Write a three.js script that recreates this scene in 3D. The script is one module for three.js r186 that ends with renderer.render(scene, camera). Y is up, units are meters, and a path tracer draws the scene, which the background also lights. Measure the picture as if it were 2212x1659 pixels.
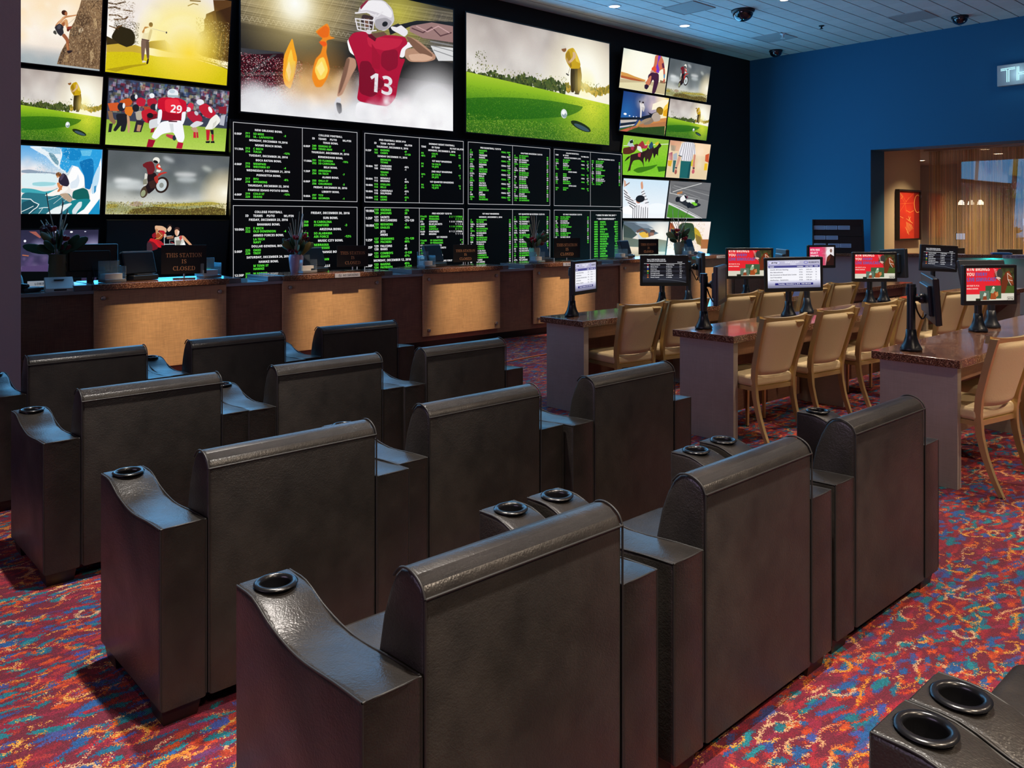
import * as THREE from 'three';
import { mergeGeometries, toCreasedNormals } from 'three/addons/utils/BufferGeometryUtils.js';
import { RoundedBoxGeometry } from 'three/addons/geometries/RoundedBoxGeometry.js';
import { RectAreaLightUniformsLib } from 'three/addons/lights/RectAreaLightUniformsLib.js';
import { Brush, Evaluator, SUBTRACTION } from 'three-bvh-csg';
RectAreaLightUniformsLib.init();

// ---------------------------------------------------------------- camera, exposure, lights
// x runs along the wall of screens to the right, -z towards that wall, y up, metres
const scene = new THREE.Scene();
scene.background = new THREE.Color(0x000000);
const camera = new THREE.PerspectiveCamera(49.94, 2212 / 1659, 0.05, 60);
camera.position.set(0, 1.55, 0);
camera.lookAt(0.6719, 1.55, -0.7407);
camera.setViewOffset(2212, 1659, 0, 349.5, 2212, 1659);        // lens shifted down, verticals stay upright
const renderer = new THREE.WebGLRenderer({ antialias: true });
renderer.toneMapping = THREE.LinearToneMapping;
renderer.toneMappingExposure = 1.0;
renderer.shadowMap.enabled = true;

const CEIL = 5.06, WALLZ = -9.8, BLUEX = 15.87;
const WARM = [1.0, 0.72, 0.44], SOFT = [1.0, 0.84, 0.68];
const LIGHTS = {
  counterSpot: { color: WARM, cd: 190, angle: 0.125 },        // out of view, aimed at the tan counter fronts
  downlight: { color: SOFT, cd: 50, angle: 0.8 },             // out of view ceiling downlights, placed to light the desks
  rear: { color: [1, 0.8, 0.6], cd: 88, angle: 1.1 },     // unseen behind the camera, placed to light the carpet and the chair backs
  aisle: { color: [1.0, 0.92, 0.84], cd: 120, angle: 0.5 },  // out of view, placed to light the left aisle
  tellerDown: { color: [1, 0.93, 0.85], cd: 12, angle: 0.8 },
  unseenBlueBar: { color: [0.10, 0.42, 0.95], power: 30 },          // unseen bar above the screens, placed to throw blue on the ceiling
  unseenCornerWash: { color: [0.06, 0.62, 0.8], cd: 6.5 },  // unseen, placed to wash the corner of the blue wall
  unseenBarWash: { color: [0.02, 0.65, 0.6], cd: 3.5 },  // unseen, placed to wash the blue wall by the opening
  lilac: { color: [0.66, 0.50, 0.78], power: 5.5 },  // unseen panel, placed to tint chair sides, pier and desk ends
  vestibule: { color: [1, 0.76, 0.45], cd: 36, angle: 1.0 },
  screens: { color: [0.05, 0.46, 1.0], power: 3.2 },           // unseen blue lights before the screens, bluer than their pictures, for leather and ceiling
};
const rgb = (a) => new THREE.Color().setRGB(a[0], a[1], a[2]);
function spotLight(x, y, z, tx, ty, tz, L, penumbra = 1) {
  const l = new THREE.SpotLight(rgb(L.color), L.cd, 0, L.angle, penumbra, 2);
  l.position.set(x, y, z); l.target.position.set(tx, ty, tz);
  l.castShadow = true; l.shadow.radius = 3; scene.add(l); scene.add(l.target); return l;
}
function pointLight(x, y, z, L) {
  const l = new THREE.PointLight(rgb(L.color), L.cd, 0, 2); l.position.set(x, y, z); l.castShadow = true; l.shadow.radius = 4; scene.add(l); return l;
}
function areaLight(x, y, z, tx, ty, tz, w, h, L) {
  const l = new THREE.RectAreaLight(rgb(L.color), L.power, w, h); l.position.set(x, y, z); l.lookAt(tx, ty, tz); scene.add(l); return l;
}

// ---------------------------------------------------------------- helpers
let seed = 20161206;
const rnd = () => { seed = (seed + 0x6D2B79F5) | 0; let t = Math.imul(seed ^ (seed >>> 15), 1 | seed); t = (t + Math.imul(t ^ (t >>> 7), 61 | t)) ^ t; return ((t ^ (t >>> 14)) >>> 0) / 4294967296; };
const rr = (a, b) => a + (b - a) * rnd();
const pick = (a) => a[Math.floor(rnd() * a.length)];
const used = {};
function numbered(n) { used[n] = (used[n] ?? -1) + 1; return used[n] ? n + '_' + String(used[n]).padStart(3, '0') : n; }
function uvm(g) {                                              // uv in metres from the face's main direction
  const p = g.attributes.position, n = g.attributes.normal, uv = new Float32Array(p.count * 2);
  for (let i = 0; i < p.count; i++) {
    const ax = Math.abs(n.getX(i)), ay = Math.abs(n.getY(i)), az = Math.abs(n.getZ(i));
    if (ax >= ay && ax >= az) { uv[2 * i] = p.getZ(i); uv[2 * i + 1] = p.getY(i); }
    else if (ay >= az) { uv[2 * i] = p.getX(i); uv[2 * i + 1] = p.getZ(i); }
    else { uv[2 * i] = p.getX(i); uv[2 * i + 1] = p.getY(i); }
  }
  g.setAttribute('uv', new THREE.BufferAttribute(uv, 2)); return g;
}
const bx = (w, h, d, x = 0, y = 0, z = 0) => uvm(new THREE.BoxGeometry(w, h, d).translate(x, y, z));
const bb = (x0, x1, y0, y1, z0, z1) => bx(x1 - x0, y1 - y0, z1 - z0, (x0 + x1) / 2, (y0 + y1) / 2, (z0 + z1) / 2);
const rbx = (w, h, d, r, x = 0, y = 0, z = 0, s = 2) => uvm(new RoundedBoxGeometry(w, h, d, s, r).translate(x, y, z));
const cyl = (r0, r1, h, x = 0, y = 0, z = 0, s = 20) => new THREE.CylinderGeometry(r0, r1, h, s).translate(x, y, z);
const lathe = (pts, s = 28) => new THREE.LatheGeometry(pts.map((p) => new THREE.Vector2(p[0], p[1])), s);
const V = (x, y, z) => new THREE.Vector3(x, y, z);
const tube = (pts, r, n = 24, s = 6, closed = false) => new THREE.TubeGeometry(new THREE.CatmullRomCurve3(pts.map((p) => V(...p)), closed, 'centripetal'), n, r, s, closed);
function bar(a, b, r, s = 8) {                                 // a straight rod from a to b
  const A = V(...a), B = V(...b), d = B.clone().sub(A), g = new THREE.CylinderGeometry(r, r, d.length(), s);
  g.applyQuaternion(new THREE.Quaternion().setFromUnitVectors(V(0, 1, 0), d.normalize())); return g.translate((A.x + B.x) / 2, (A.y + B.y) / 2, (A.z + B.z) / 2);
}
function merge(list) {
  return mergeGeometries(list.map((g) => {
    const q = g.index ? g.toNonIndexed() : g.clone();
    for (const k of Object.keys(q.attributes)) if (!['position', 'normal', 'uv'].includes(k)) q.deleteAttribute(k);
    return q;
  }));
}
function extrude(pts, depth, bevel, axis = 'x') {              // pts in the (z, y) plane, swept along x and centred
  const s = new THREE.Shape(pts.map((p) => new THREE.Vector2(p[0], p[1])));
  let g = new THREE.ExtrudeGeometry(s, { depth: depth - 2 * bevel, bevelEnabled: bevel > 0, bevelThickness: bevel, bevelSize: bevel, bevelOffset: -bevel, bevelSegments: 3, curveSegments: 8 });
  g.translate(0, 0, -(depth - 2 * bevel) / 2);
  if (axis === 'x') g.applyMatrix4(new THREE.Matrix4().set(0, 0, 1, 0, 0, 1, 0, 0, 1, 0, 0, 0, 0, 0, 0, 1)), flip(g);
  return uvm(toCreasedNormals(g, 0.7));
}
function flip(g) {                                             // turn the faces round after a mirrored matrix
  const p = g.attributes.position.array;
  for (let i = 0; i < p.length; i += 9) for (let k = 0; k < 3; k++) { const t = p[i + k]; p[i + k] = p[i + 3 + k]; p[i + 3 + k] = t; }
  g.computeVertexNormals(); return g;
}
function sweep(sections) {                                     // sections: lists of four corners, joined into a squared bar
  const pos = [];
  const quad = (a, b, c, d) => pos.push(...a, ...b, ...c, ...a, ...c, ...d);
  for (let i = 0; i + 1 < sections.length; i++) for (let k = 0; k < 4; k++) quad(sections[i][k], sections[i][(k + 1) % 4], sections[i + 1][(k + 1) % 4], sections[i + 1][k]);
  const a = sections[0], z = sections[sections.length - 1];
  quad(a[3], a[2], a[1], a[0]); quad(z[0], z[1], z[2], z[3]);
  const g = new THREE.BufferGeometry(); g.setAttribute('position', new THREE.Float32BufferAttribute(pos, 3)); g.computeVertexNormals();
  return uvm(toCreasedNormals(g, 0.5));
}
function mesh(name, g, m, parent) {
  const o = new THREE.Mesh(g, m); o.name = parent ? name : numbered(name); o.castShadow = o.receiveShadow = true; (parent || scene).add(o); return o;
}
function thing(name, label, category, [x, y, z] = [0, 0, 0], turn = 0, group) {
  const o = new THREE.Group(); o.name = numbered(name); o.position.set(x, y, z); o.rotation.y = turn; scene.add(o);
  o.userData = { label, category }; if (group) o.userData.group = group; return o;
}
function tag(o, label, category, group) { o.userData = { label, category }; if (group) o.userData.group = group; return o; }
function dup(src, label, [x, y, z], turn = 0) {
  const o = src.clone(); o.name = numbered(src.name.replace(/_\d{3}$/, '')); o.userData = { ...src.userData, label }; o.position.set(x, y, z); o.rotation.y = turn; scene.add(o); return o;
}
function struct(name, g, m, parent) { const o = mesh(name, g, m, parent); if (!parent) o.userData.kind = 'structure'; return o; }
function structGroup(name) { const o = new THREE.Group(); o.name = name; o.userData.kind = 'structure'; scene.add(o); return o; }

// ---------------------------------------------------------------- textures
function canvas(w, h) { const c = document.createElement('canvas'); c.width = w; c.height = h; return [c, c.getContext('2d')]; }
function tex(c, srgb = true, repeat = 0) {
  const t = new THREE.CanvasTexture(c); if (srgb) t.colorSpace = THREE.SRGBColorSpace;
  t.magFilter = THREE.LinearFilter; t.generateMipmaps = true; t.anisotropy = 8;
  if (repeat) { t.wrapS = t.wrapT = THREE.RepeatWrapping; t.repeat.set(1 / repeat, 1 / repeat); }
  return t;
}
const hash = (x, y, s) => { let h = Math.imul(x, 374761393) ^ Math.imul(y, 668265263) ^ Math.imul(s, 974634533); h = Math.imul(h ^ (h >>> 13), 1274126177); return ((h ^ (h >>> 16)) >>> 0) / 4294967296; };
function noise(x, y, n, s) {                                   // value noise that tiles after n cells
  const xi = Math.floor(x), yi = Math.floor(y), fx = x - xi, fy = y - yi, u = fx * fx * (3 - 2 * fx), v = fy * fy * (3 - 2 * fy), w = (a) => ((a % n) + n) % n;
  const a = hash(w(xi), w(yi), s), b = hash(w(xi + 1), w(yi), s), c = hash(w(xi), w(yi + 1), s), d = hash(w(xi + 1), w(yi + 1), s);
  return a + (b - a) * u + (c - a) * v + (a - b - c + d) * u * v;
}
const fbm = (x, y, n, s) => 0.5 * noise(x * n, y * n, n, s) + 0.27 * noise(x * n * 2, y * n * 2, n * 2, s + 1) + 0.15 * noise(x * n * 4, y * n * 4, n * 4, s + 2) + 0.08 * noise(x * n * 8, y * n * 8, n * 8, s + 3);
function dataTex(n, f, srgb, repeat) {                         // f(u, v) gives [r, g, b] 0..1 or one number
  const d = new Uint8Array(n * n * 4);
  for (let j = 0; j < n; j++) for (let i = 0; i < n; i++) {
    const c = f(i / n, j / n), k = 4 * (j * n + i), a = typeof c === 'number' ? [c, c, c] : c;
    for (let q = 0; q < 3; q++) d[k + q] = Math.max(0, Math.min(255, a[q] * 255)); d[k + 3] = 255;
  }
  const t = new THREE.DataTexture(d, n, n); if (srgb) t.colorSpace = THREE.SRGBColorSpace;
  t.magFilter = THREE.LinearFilter; t.minFilter = THREE.LinearMipmapLinearFilter; t.generateMipmaps = true; t.wrapS = t.wrapT = THREE.RepeatWrapping; t.repeat.set(1 / repeat, 1 / repeat); t.needsUpdate = true; return t;
}
const std = (o) => new THREE.MeshStandardMaterial(o);
const phys = (o) => new THREE.MeshPhysicalMaterial(o);
const lin = (r, g, b) => new THREE.Color().setRGB(r, g, b);

// carpet: blotches of crimson, teal and blue with looping orange, gold and peach yarn
const carpetMap = (() => {
  const N = 2048, [c, x] = canvas(N, N);
  x.fillStyle = '#7a1c3c'; x.fillRect(0, 0, N, N);
  const wrap = (f, px, py, m) => { for (const ox of [-N, 0, N]) for (const oy of [-N, 0, N]) if (px + ox > -m && px + ox < N + m && py + oy > -m && py + oy < N + m) { x.save(); x.translate(px + ox, py + oy); f(); x.restore(); } };
  const blob = (px, py, w, h, col) => { const pts = []; for (let i = 0; i < 9; i++) { const a = i / 9 * 6.283, r = rr(0.6, 1.15); pts.push([Math.cos(a) * w * r, Math.sin(a) * h * r]); }
    const rot = rr(-0.5, 0.5); wrap(() => { x.rotate(rot); x.fillStyle = col; x.beginPath(); pts.forEach((p, i) => (i ? x.lineTo(...p) : x.moveTo(...p))); x.fill(); }, px, py, w * 1.6); };
  for (let i = 0; i < 3000; i++) blob(rnd() * N, rnd() * N, rr(16, 70), rr(6, 17), pick(['#a01c3e', '#b0203e', '#8a1a44', '#0d74a0', '#0b86a0', '#1492aa', '#1f62b4', '#2c5ab4', '#4656ac', '#6a3072', '#b8323c', '#1068a0', '#a02048', '#0c7ea4', '#98224e', '#c0392e', '#9a1c38', '#b4283a']));
  for (let i = 0; i < 330; i++) blob(rnd() * N, rnd() * N, rr(12, 36), rr(8, 16), pick(['#d8451c', '#c93a1d', '#e2571f', '#b8381f']));
  for (let i = 0; i < 330; i++) {                              // loops and curls
    const px = rnd() * N, py = rnd() * N, r = rr(26, 72), a0 = rr(0, 6.28), a1 = a0 + rr(1.2, 5.4), col = pick(['#f0a02e', '#f4b54a', '#e85a1e', '#f08a3c', '#f2b98a', '#eac49a', '#e8731f', '#f6c05a']), sq = rr(0.55, 0.9), wd = rr(5, 13), rot = rr(-0.4, 0.4);
    wrap(() => { x.rotate(rot); x.scale(1, sq); x.strokeStyle = col; x.lineWidth = wd; x.lineCap = 'round'; x.beginPath(); x.arc(0, 0, r, a0, a1); x.stroke(); }, px, py, 110);
  }
  for (let i = 0; i < 170; i++) {                              // wandering lines
    const px = rnd() * N, py = rnd() * N, col = pick(['#f2b98a', '#f0a02e', '#e2571f', '#eac49a', '#c84a2a']), p = [0, 0, rr(40, 90), rr(-40, 40), rr(60, 130), rr(-50, 50), rr(120, 190), rr(-40, 40)], wd = rr(4, 9);
    wrap(() => { x.strokeStyle = col; x.lineWidth = wd; x.lineCap = 'round'; x.beginPath(); x.moveTo(p[0], p[1]); x.bezierCurveTo(p[2], p[3], p[4], p[5], p[6], p[7]); x.stroke(); }, px, py, 220);
  }
  for (let i = 0; i < 420; i++) { const px = rnd() * N, py = rnd() * N; for (let k = 0; k < 14; k++) { x.fillStyle = pick(['#f6c05a', '#f0a02e', '#f2d08a', '#e8731f']); x.fillRect((px + rr(-26, 26) + N) % N, (py + rr(-14, 14) + N) % N, rr(3, 7), rr(3, 6)); } }
  for (let i = 0; i < 420; i++) blob(rnd() * N, rnd() * N, rr(12, 40), rr(8, 18), pick(['#0b7d98', '#1d63b4', '#8f1538', '#3f5ac0', '#128aa4']));
  // yarn: swap neighbouring tufts and vary their depth
  const im = x.getImageData(0, 0, N, N), s = im.data, o = new Uint8ClampedArray(s);
  for (let j = 0; j < N; j += 3) for (let i = 0; i < N; i += 3) {
    const si = (i + Math.floor(rr(-6, 6)) + N) % N, sj = (j + Math.floor(rr(-5, 5)) + N) % N, q = 4 * (sj * N + si), k = rr(0.8, 1.12);
    for (let b = 0; b < 3; b++) for (let a = 0; a < 3; a++) if (i + a < N && j + b < N) { const d = 4 * ((j + b) * N + i + a), e = k * (a === 2 || b === 2 ? 0.82 : 1); o[d] = s[q] * e; o[d + 1] = s[q + 1] * e; o[d + 2] = s[q + 2] * e; }
  }
  im.data.set(o); x.putImageData(im, 0, 0);
  return tex(c, true, 2.4);
})();
const tuftBump = dataTex(256, (u, v) => { const a = hash(Math.floor(u * 64), Math.floor(v * 64), 5), fu = (u * 64) % 1 - 0.5, fv = (v * 64) % 1 - 0.5; return (0.4 + 0.6 * a) * (1 - 2 * (fu * fu + fv * fv)); }, false, 0.25);

// leather: fine pebble, a few long creases
const leatherBump = (() => {
  const N = 1024, [c, x] = canvas(N, N); x.fillStyle = '#808080'; x.fillRect(0, 0, N, N);
  x.globalAlpha = 0.5; x.lineCap = 'round';
  for (let i = 0; i < 46; i++) { let px = rnd() * N, py = rnd() * N, a = rr(0.9, 1.35) + (rnd() < 0.25 ? 1.2 : 0); x.strokeStyle = rnd() < 0.5 ? '#4a4a4a' : '#b4b4b4'; x.lineWidth = rr(1, 2.4); x.beginPath(); x.moveTo(px, py); for (let k = 0; k < 9; k++) { a += rr(-0.3, 0.3); px += Math.cos(a) * 26; py += Math.sin(a) * 26; x.lineTo(px, py); } x.stroke(); }
  const im = x.getImageData(0, 0, N, N), d = im.data;
  for (let j = 0; j < N; j++) for (let i = 0; i < N; i++) { const k = 4 * (j * N + i), n = 150 * (noise(i / 5, j / 5, 205, 3) - 0.5) * 0.45 + 90 * (noise(i / 12, j / 12, 86, 9) - 0.5) * 0.5 + 70 * (fbm(i / N, j / N, 8, 21) - 0.5); const g = Math.max(0, Math.min(255, d[k] + n)); d[k] = d[k + 1] = d[k + 2] = g; }
  x.putImageData(im, 0, 0); return tex(c, false, 0.55);
})();
const leatherMap = dataTex(512, (u, v) => { const n = fbm(u, v, 5, 41), m = fbm(u, v, 24, 51); const k = 0.62 + 0.62 * n + 0.3 * (m - 0.5); return [0.178 * k, 0.162 * k, 0.148 * k]; }, true, 1.1);
const leatherRough = dataTex(256, (u, v) => 0.36 + 0.2 * (fbm(u, v, 6, 61) - 0.5), false, 0.7);

// woven laminate of the counter fronts
const weave = (base, amp, s) => dataTex(512, (u, v) => {
  const h = noise(u * 10, v * 150, 150, s) - 0.5, w = noise(u * 170, v * 8, 170, s + 7) - 0.5, big = fbm(u, v, 4, s + 3) - 0.5, k = 1 + amp * (1.1 * h + 1.0 * w) + 0.12 * big;
  return base.map((q) => q * k);
}, true, 0.62);
const tanWeave = weave([0.78, 0.63, 0.46], 0.085, 11), brownWeave = weave([0.52, 0.38, 0.3], 0.12, 31), creamWeave = weave([0.56, 0.52, 0.49], 0.035, 71);
const granite = dataTex(512, (u, v) => {
  const a = noise(u * 90, v * 90, 90, 3), b = noise(u * 140, v * 140, 140, 13), c = noise(u * 48, v * 48, 48, 23);
  if (a > 0.74) return [0.6, 0.47, 0.38]; if (b < 0.3) return [0.1, 0.06, 0.055]; if (c > 0.7) return [0.45, 0.3, 0.235]; return [0.33 + 0.08 * b, 0.21 + 0.05 * b, 0.165 + 0.03 * a];
}, true, 0.42);
const plasterBump = dataTex(256, (u, v) => fbm(u, v, 40, 83), false, 0.5);
const tileBump = dataTex(256, (u, v) => { const n = noise(u * 60, v * 60, 60, 7); return n < 0.3 ? 0.2 : 0.7 + 0.2 * n; }, false, 0.3);
const FIG = {
  L1: [
    'p #7d6247 774,303 1012,260 1005,1074 545,1068 560,995 580,925 620,834 654,781 660,718 667,655 683,614 708,562 727,492 735,453 751,412',
    'p #57422f 735,453 805,422 871,488 882,554 812,603 749,594 708,581',
    'p #5d4a38 667,655 697,621 758,612 799,629 788,684 736,721 679,749',
    'p #4c3a2c 554,1053 580,935 617,853 640,888 612,969 580,1069',
    'p #8d6f4f 802,326 954,300 986,411 983,567 921,615 888,475',
    'p #6b5138 781,733 903,735 975,832 960,1030 865,1062 806,943',
    'p #c9b596 759,636 799,610 813,642 788,679 756,675',
    'p #b89a70 907,496 938,482 956,581 931,643',
    'p #a7885f 633,956 664,943 658,1030 627,1034',
    'p #b79c74 886,888 920,835 933,936 904,1008',
    'l #3c2d20 6.7 893,368 932,304 953,280',
    'l #402f22 5.7 793,568 812,603 786,636',
    'l #402f22 4.8 790,732 833,697 881,758 910,807',
    'l #402f22 5.8 954,523 977,529',
    'l #dcc8a4 4.8 760,901 782,893',
    'e #3d1f14 602 477 30 29 0',
    'e #a9653f 619 484 15 23 0',
    'p #c98a5b 563,562 588,525 618,508 670,495 731,475 734,487 671,511 627,528 598,552 573,589 548,621 519,649 510,637 538,590',
    'p #e0ab7d 563,562 588,525 610,521 581,564 548,612 522,635',
    'p #d99f6c 569,594 615,544 635,550 645,591 649,638 632,655 622,633 612,597 587,629 565,623',
    'p #a5603a 578,602 607,578 613,616 592,638',
    'p #8d3a28 635,631 692,613 671,649 650,667 632,660',
    'p #5a2118 632,660 671,649 650,684 635,679',
    'p #2e2c33 524,630 556,606 582,616 601,641 593,661 605,707 574,750 538,722 515,678 506,656',
    'p #4a4a54 535,633 561,614 575,641 558,672 532,666',
    'p #45443f 495,700 516,688 532,723 522,739 495,724',
    'p #9d5c3c 582,739 607,707 648,753 661,790 661,857 671,889 649,906 634,860 630,794 605,764',
    'p #c17f52 633,822 646,820 657,886 647,897',
    'p #2a2024 640,903 697,890 702,901 668,932 650,925',
    'l #8f8a80 2.4 647,596 715,518',
  ],
  L2: [
    'p #5a3a1a 839,19 1014,-12 1010,526 888,517 785,505 713,485 698,408 733,314 773,288 785,147 854,106',
    'p #6e4a1e 767,190 840,128 863,264 828,369 751,440 708,407 744,322 783,287',
    'p #3c2410 865,114 1012,39 1015,444 936,435 905,268',
    'p #3c2410 897,309 984,276 1004,522 888,507',
    'l #8a5a2a 6.0 927,284 918,488',
    'l #6e4420 6.0 968,278 964,471',
    'p #c9a018 323,443 454,414 494,447 523,443 633,486 713,485 709,511 468,509 326,490',
    'p #8f6d1e 324,448 454,414 477,498 326,495',
    'p #2b2410 34,448 83,348 110,358 187,369 216,411 214,478 171,517 107,502 53,482',
    'p #3b2f14 -1,449 44,465 107,502 171,512 273,545 163,551 2,518',
    'l #4a331c 11.8 6,190 59,190 128,160',
    'l #4a331c 13.7 8,227 51,215 91,222',
    'l #5a3e20 10.1 122,225 185,224',
    'l #5a3e20 10.0 14,281 80,274 107,284',
    'l #5a3e20 11.9 55,311 134,293 151,276',
    'l #6a4a28 8.2 18,367 67,378 110,348',
    'l #4a331c 8.3 70,355 85,385',
    'l #6a4a20 9.7 645,59 729,49',
    'l #7a5a28 6.8 628,105 671,78 711,81',
    'p #c8a838 2,518 89,496 153,515 215,487 270,498 273,555 4,582',
    'p #d6c412 4,573 199,546 395,558 685,539 1013,587 1016,731 0,733',
    'p #b09a12 1,712 177,658 304,627 323,634 214,667 81,721',
    'l #8f7a10 6.9 735,532 890,557 1013,592',
    'l #9a8612 3.9 685,529 1017,566',
    'e #8a4a28 334 308 16 19 0',
    'e #4a2a18 336 304 14 16 0',
    'p #b06a3c 286,330 318,327 323,338 301,351 292,372 275,388 267,375 278,355',
    'p #e9dfd2 291,348 318,330 346,335 350,363 336,422 328,438 267,432 275,398',
    'p #fbf6f0 287,349 328,333 334,365 293,386',
    'p #c9b8a8 328,347 349,344 336,422 326,438 314,435',
    'p #5a4038 267,430 328,433 327,442 267,439',
    'p #7d6252 265,437 327,440 326,490 335,580 316,587 306,522 298,494 296,542 289,605 274,607 265,480',
    'p #66503f 300,446 327,442 334,580 318,582 308,507',
    'p #e8dcd0 280,609 298,604 317,613 281,623',
    'p #2a1c14 321,584 332,583 329,619 321,632 312,626',
    'l #b8b0a8 2.4 347,337 456,349',
    'e #5a5450 462 352 6 9 0',
  ],
  L4: [
    'p #d0592a 2,206 80,190 108,210 92,259 22,265',
    'p #c8541c 84,180 162,144 195,174 175,213 121,218',
    'p #e07a22 130,222 188,212 204,248 184,298 138,278',
    'p #b3452a 279,203 334,203 355,235 290,241',
    'p #c01f38 221,152 256,130 299,149 288,203 224,209',
    'p #b31c34 303,144 357,124 391,150 380,194 315,200',
    'e #1c1f2c 200 141 28 26 0',
    'e #20232f 108 225 30 35 0',
    'e #1c2028 220 223 27 31 0',
    'e #20242e 364 203 29 28 0',
    'e #e8eef2 126 213 10 23 0',
    'e #dfe6ea 218 131 11 19 0',
    'e #f0f2f4 342 109 21 21 0',
    'e #d8e0e4 383 199 8 24 0',
    'p #b6ac9a 218,257 262,238 287,270 267,319 231,322',
    'p #c51f30 263,243 335,217 397,241 395,289 315,344 276,309',
    'p #7a1020 310,268 393,255 387,309 324,343',
    'e #15161c 338 275 25 22 0',
    'p #8e6a4e 5,266 40,268 51,318 75,349 59,374 22,340',
    'p #1c1e26 67,284 156,276 160,352 146,424 110,427 116,369 75,429 53,421 84,358',
    'p #1c1e26 23,367 50,365 40,436 18,438',
    'p #c79a78 152,281 175,298 184,374 182,431 169,432 160,352',
    'p #2a2430 231,322 295,326 273,419 214,424',
    'p #b98a68 242,359 274,362 263,415 236,412',
    'p #d8dbe0 331,314 414,288 418,355 359,389 335,381',
    'p #9e2030 354,384 382,373 375,412 347,419',
    'p #f3f5fb 401,221 438,213 433,286 418,345 399,342 399,279',
    'p #f6f6fb 587,224 631,210 630,279 614,330 599,321',
    'p #d03048 637,160 665,133 696,149 689,195 650,208',
    'e #eceef2 649 196 23 21 0',
    'p #b31e38 641,219 699,204 773,247 780,286 707,312 644,258',
    'e #c8ccd4 721 222 15 21 -40',
    'p #dcdce2 669,335 725,286 791,296 778,317 710,352',
    'p #c49a80 680,355 729,341 752,384 723,396 712,382',
    'p #d02438 707,387 727,386 735,436 710,437',
    'p #c02034 732,386 747,385 755,434 740,435',
    'e #e6eaf0 749 124 33 26 0',
    'p #c01e34 736,160 794,125 858,164 898,211 845,261 793,245 749,199',
    'e #f4f4f6 841 181 15 30 -30',
    'p #f1f0e8 845,261 898,211 937,253 934,284 877,350 801,355 828,308',
    'p #d8d6cc 873,299 907,266 900,307 872,350',
    'p #c41c30 816,359 852,357 848,448 828,455',
    'p #1c1e26 852,357 882,354 886,400 864,391',
    'p #c41c30 865,396 888,395 889,450 874,452',
    'p #1a1a20 818,460 859,453 855,473 824,475',
    'p #1a1a20 864,457 895,450 901,470 865,472',
    'p #8a2030 914,149 986,137 986,208 918,204',
    'p #b8bcc8 940,222 981,214 973,312 931,305',
    'p #c03a50 479,419 537,425 558,443 550,468 476,439',
    'e #23333c 549 448 16 23 0',
    'p #f7f8fc 435,315 597,292 615,340 636,437 624,483 580,481 546,414 531,400 446,421 397,473 359,457 371,422 400,366',
    'p #d9dee0 498,329 531,327 540,395 517,401',
    'p #c8102e 391,135 432,114 560,104 625,127 639,189 631,215 597,223 597,297 434,305 433,218 395,212',
    'p #9e0c24 439,227 593,233 597,292 434,305',
    'p #e8283c 447,125 556,114 583,155 584,244 458,235',
    'e #e9eff4 512 72 46 38 0',
    'e #c3d3de 504 56 24 17 0',
    'p #a8bac0 463,89 559,84 555,104 474,110',
    'p #4a1020 489,306 563,302 562,312 492,315',
    'p #a01030 336,473 393,479 373,538 324,539',
    'p #b81838 580,481 627,488 618,538 569,536',
  ],
  L5: [
    'p #2aa0e0 562,-2 993,-7 991,282 858,472 828,462 823,332 749,217 680,198 631,297 547,226 486,107',
    'p #1286c8 596,11 789,5 756,141 649,146 580,86',
    'p #0a72b4 746,152 902,101 920,285 888,482 828,462 817,322',
    'p #63bfe8 761,23 888,10 872,81 783,86',
    'p #e8f2f8 224,3 548,-1 579,76 547,226 611,271 646,307 577,267 489,207 421,116 317,59',
    'p #a8cfe6 352,11 548,4 560,77 457,77',
    'p #6d97a8 428,69 485,76 545,168 532,216 468,145',
    'p #ffffff 690,203 744,217 812,322 822,430 760,486 672,488 633,350 660,295',
    'p #dfeaf4 669,402 735,357 747,292 770,377 749,459 672,477',
    'p #8fa0b4 169,279 251,266 324,278 399,285 521,296 522,312 170,310',
    'p #dff0f4 170,310 526,301 546,459 331,466 176,475',
    'p #9ed6de 283,415 384,401 530,407 507,439 367,454 284,446',
    'p #3fa7b4 176,480 285,483 407,516 500,493 546,465 529,503 445,542 268,535 177,532',
    'p #2b7484 177,522 445,542 550,555 654,521 705,584 683,780 185,783',
    'p #1d5160 181,642 289,603 366,686 294,761 185,783',
    'p #12605c 702,498 808,457 859,483 882,559 884,625 765,605 695,585',
    'p #17838e 677,607 893,581 897,679 772,779 664,780',
    'p #b9a088 559,539 644,521 705,595 678,639 599,587',
    'p #e9f1f2 416,781 517,695 678,639 703,649 623,726 558,780',
    'p #d9e6ea 708,779 701,725 765,627 805,621 802,681 760,735 742,779',
    'p #ffffff 737,779 828,713 894,614 886,532 925,394 987,97 1001,282 994,590 918,696 861,778',
    'p #bfe0f4 908,351 957,207 986,184 975,392 921,536 900,515',
    'p #3c94c8 927,438 951,426 949,497 930,525',
    'p #1b93c8 871,778 927,690 994,584 1002,778',
    'l #eef6f6 9.4 184,600 271,603 304,634 356,660 338,697 307,719 258,772',
    'l #eef6f6 7.3 189,746 247,714 301,682',
    'l #eef6f6 8.5 362,707 413,696 450,696',
    'l #cfe0e0 6.4 395,707 359,766',
    'l #dce6e6 4.2 447,611 550,566',
    'l #dce6e6 4.3 506,652 598,565',
    'l #c9d6d6 4.3 555,694 638,597',
    'p #faf6f0 404,561 472,520 537,476 651,456 643,489 568,539 493,567',
    'p #d98a50 530,412 549,401 579,448 590,490 566,491 541,449',
    'p #c97a4a 574,437 598,431 580,480 558,513 534,513',
    'p #2a2438 551,348 588,293 622,308 653,376 662,419 642,449 593,442 564,422 546,396',
    'p #4a4058 561,342 592,288 608,319 581,373 558,385',
    'e #7a4a24 546 312 29 27 0',
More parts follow.
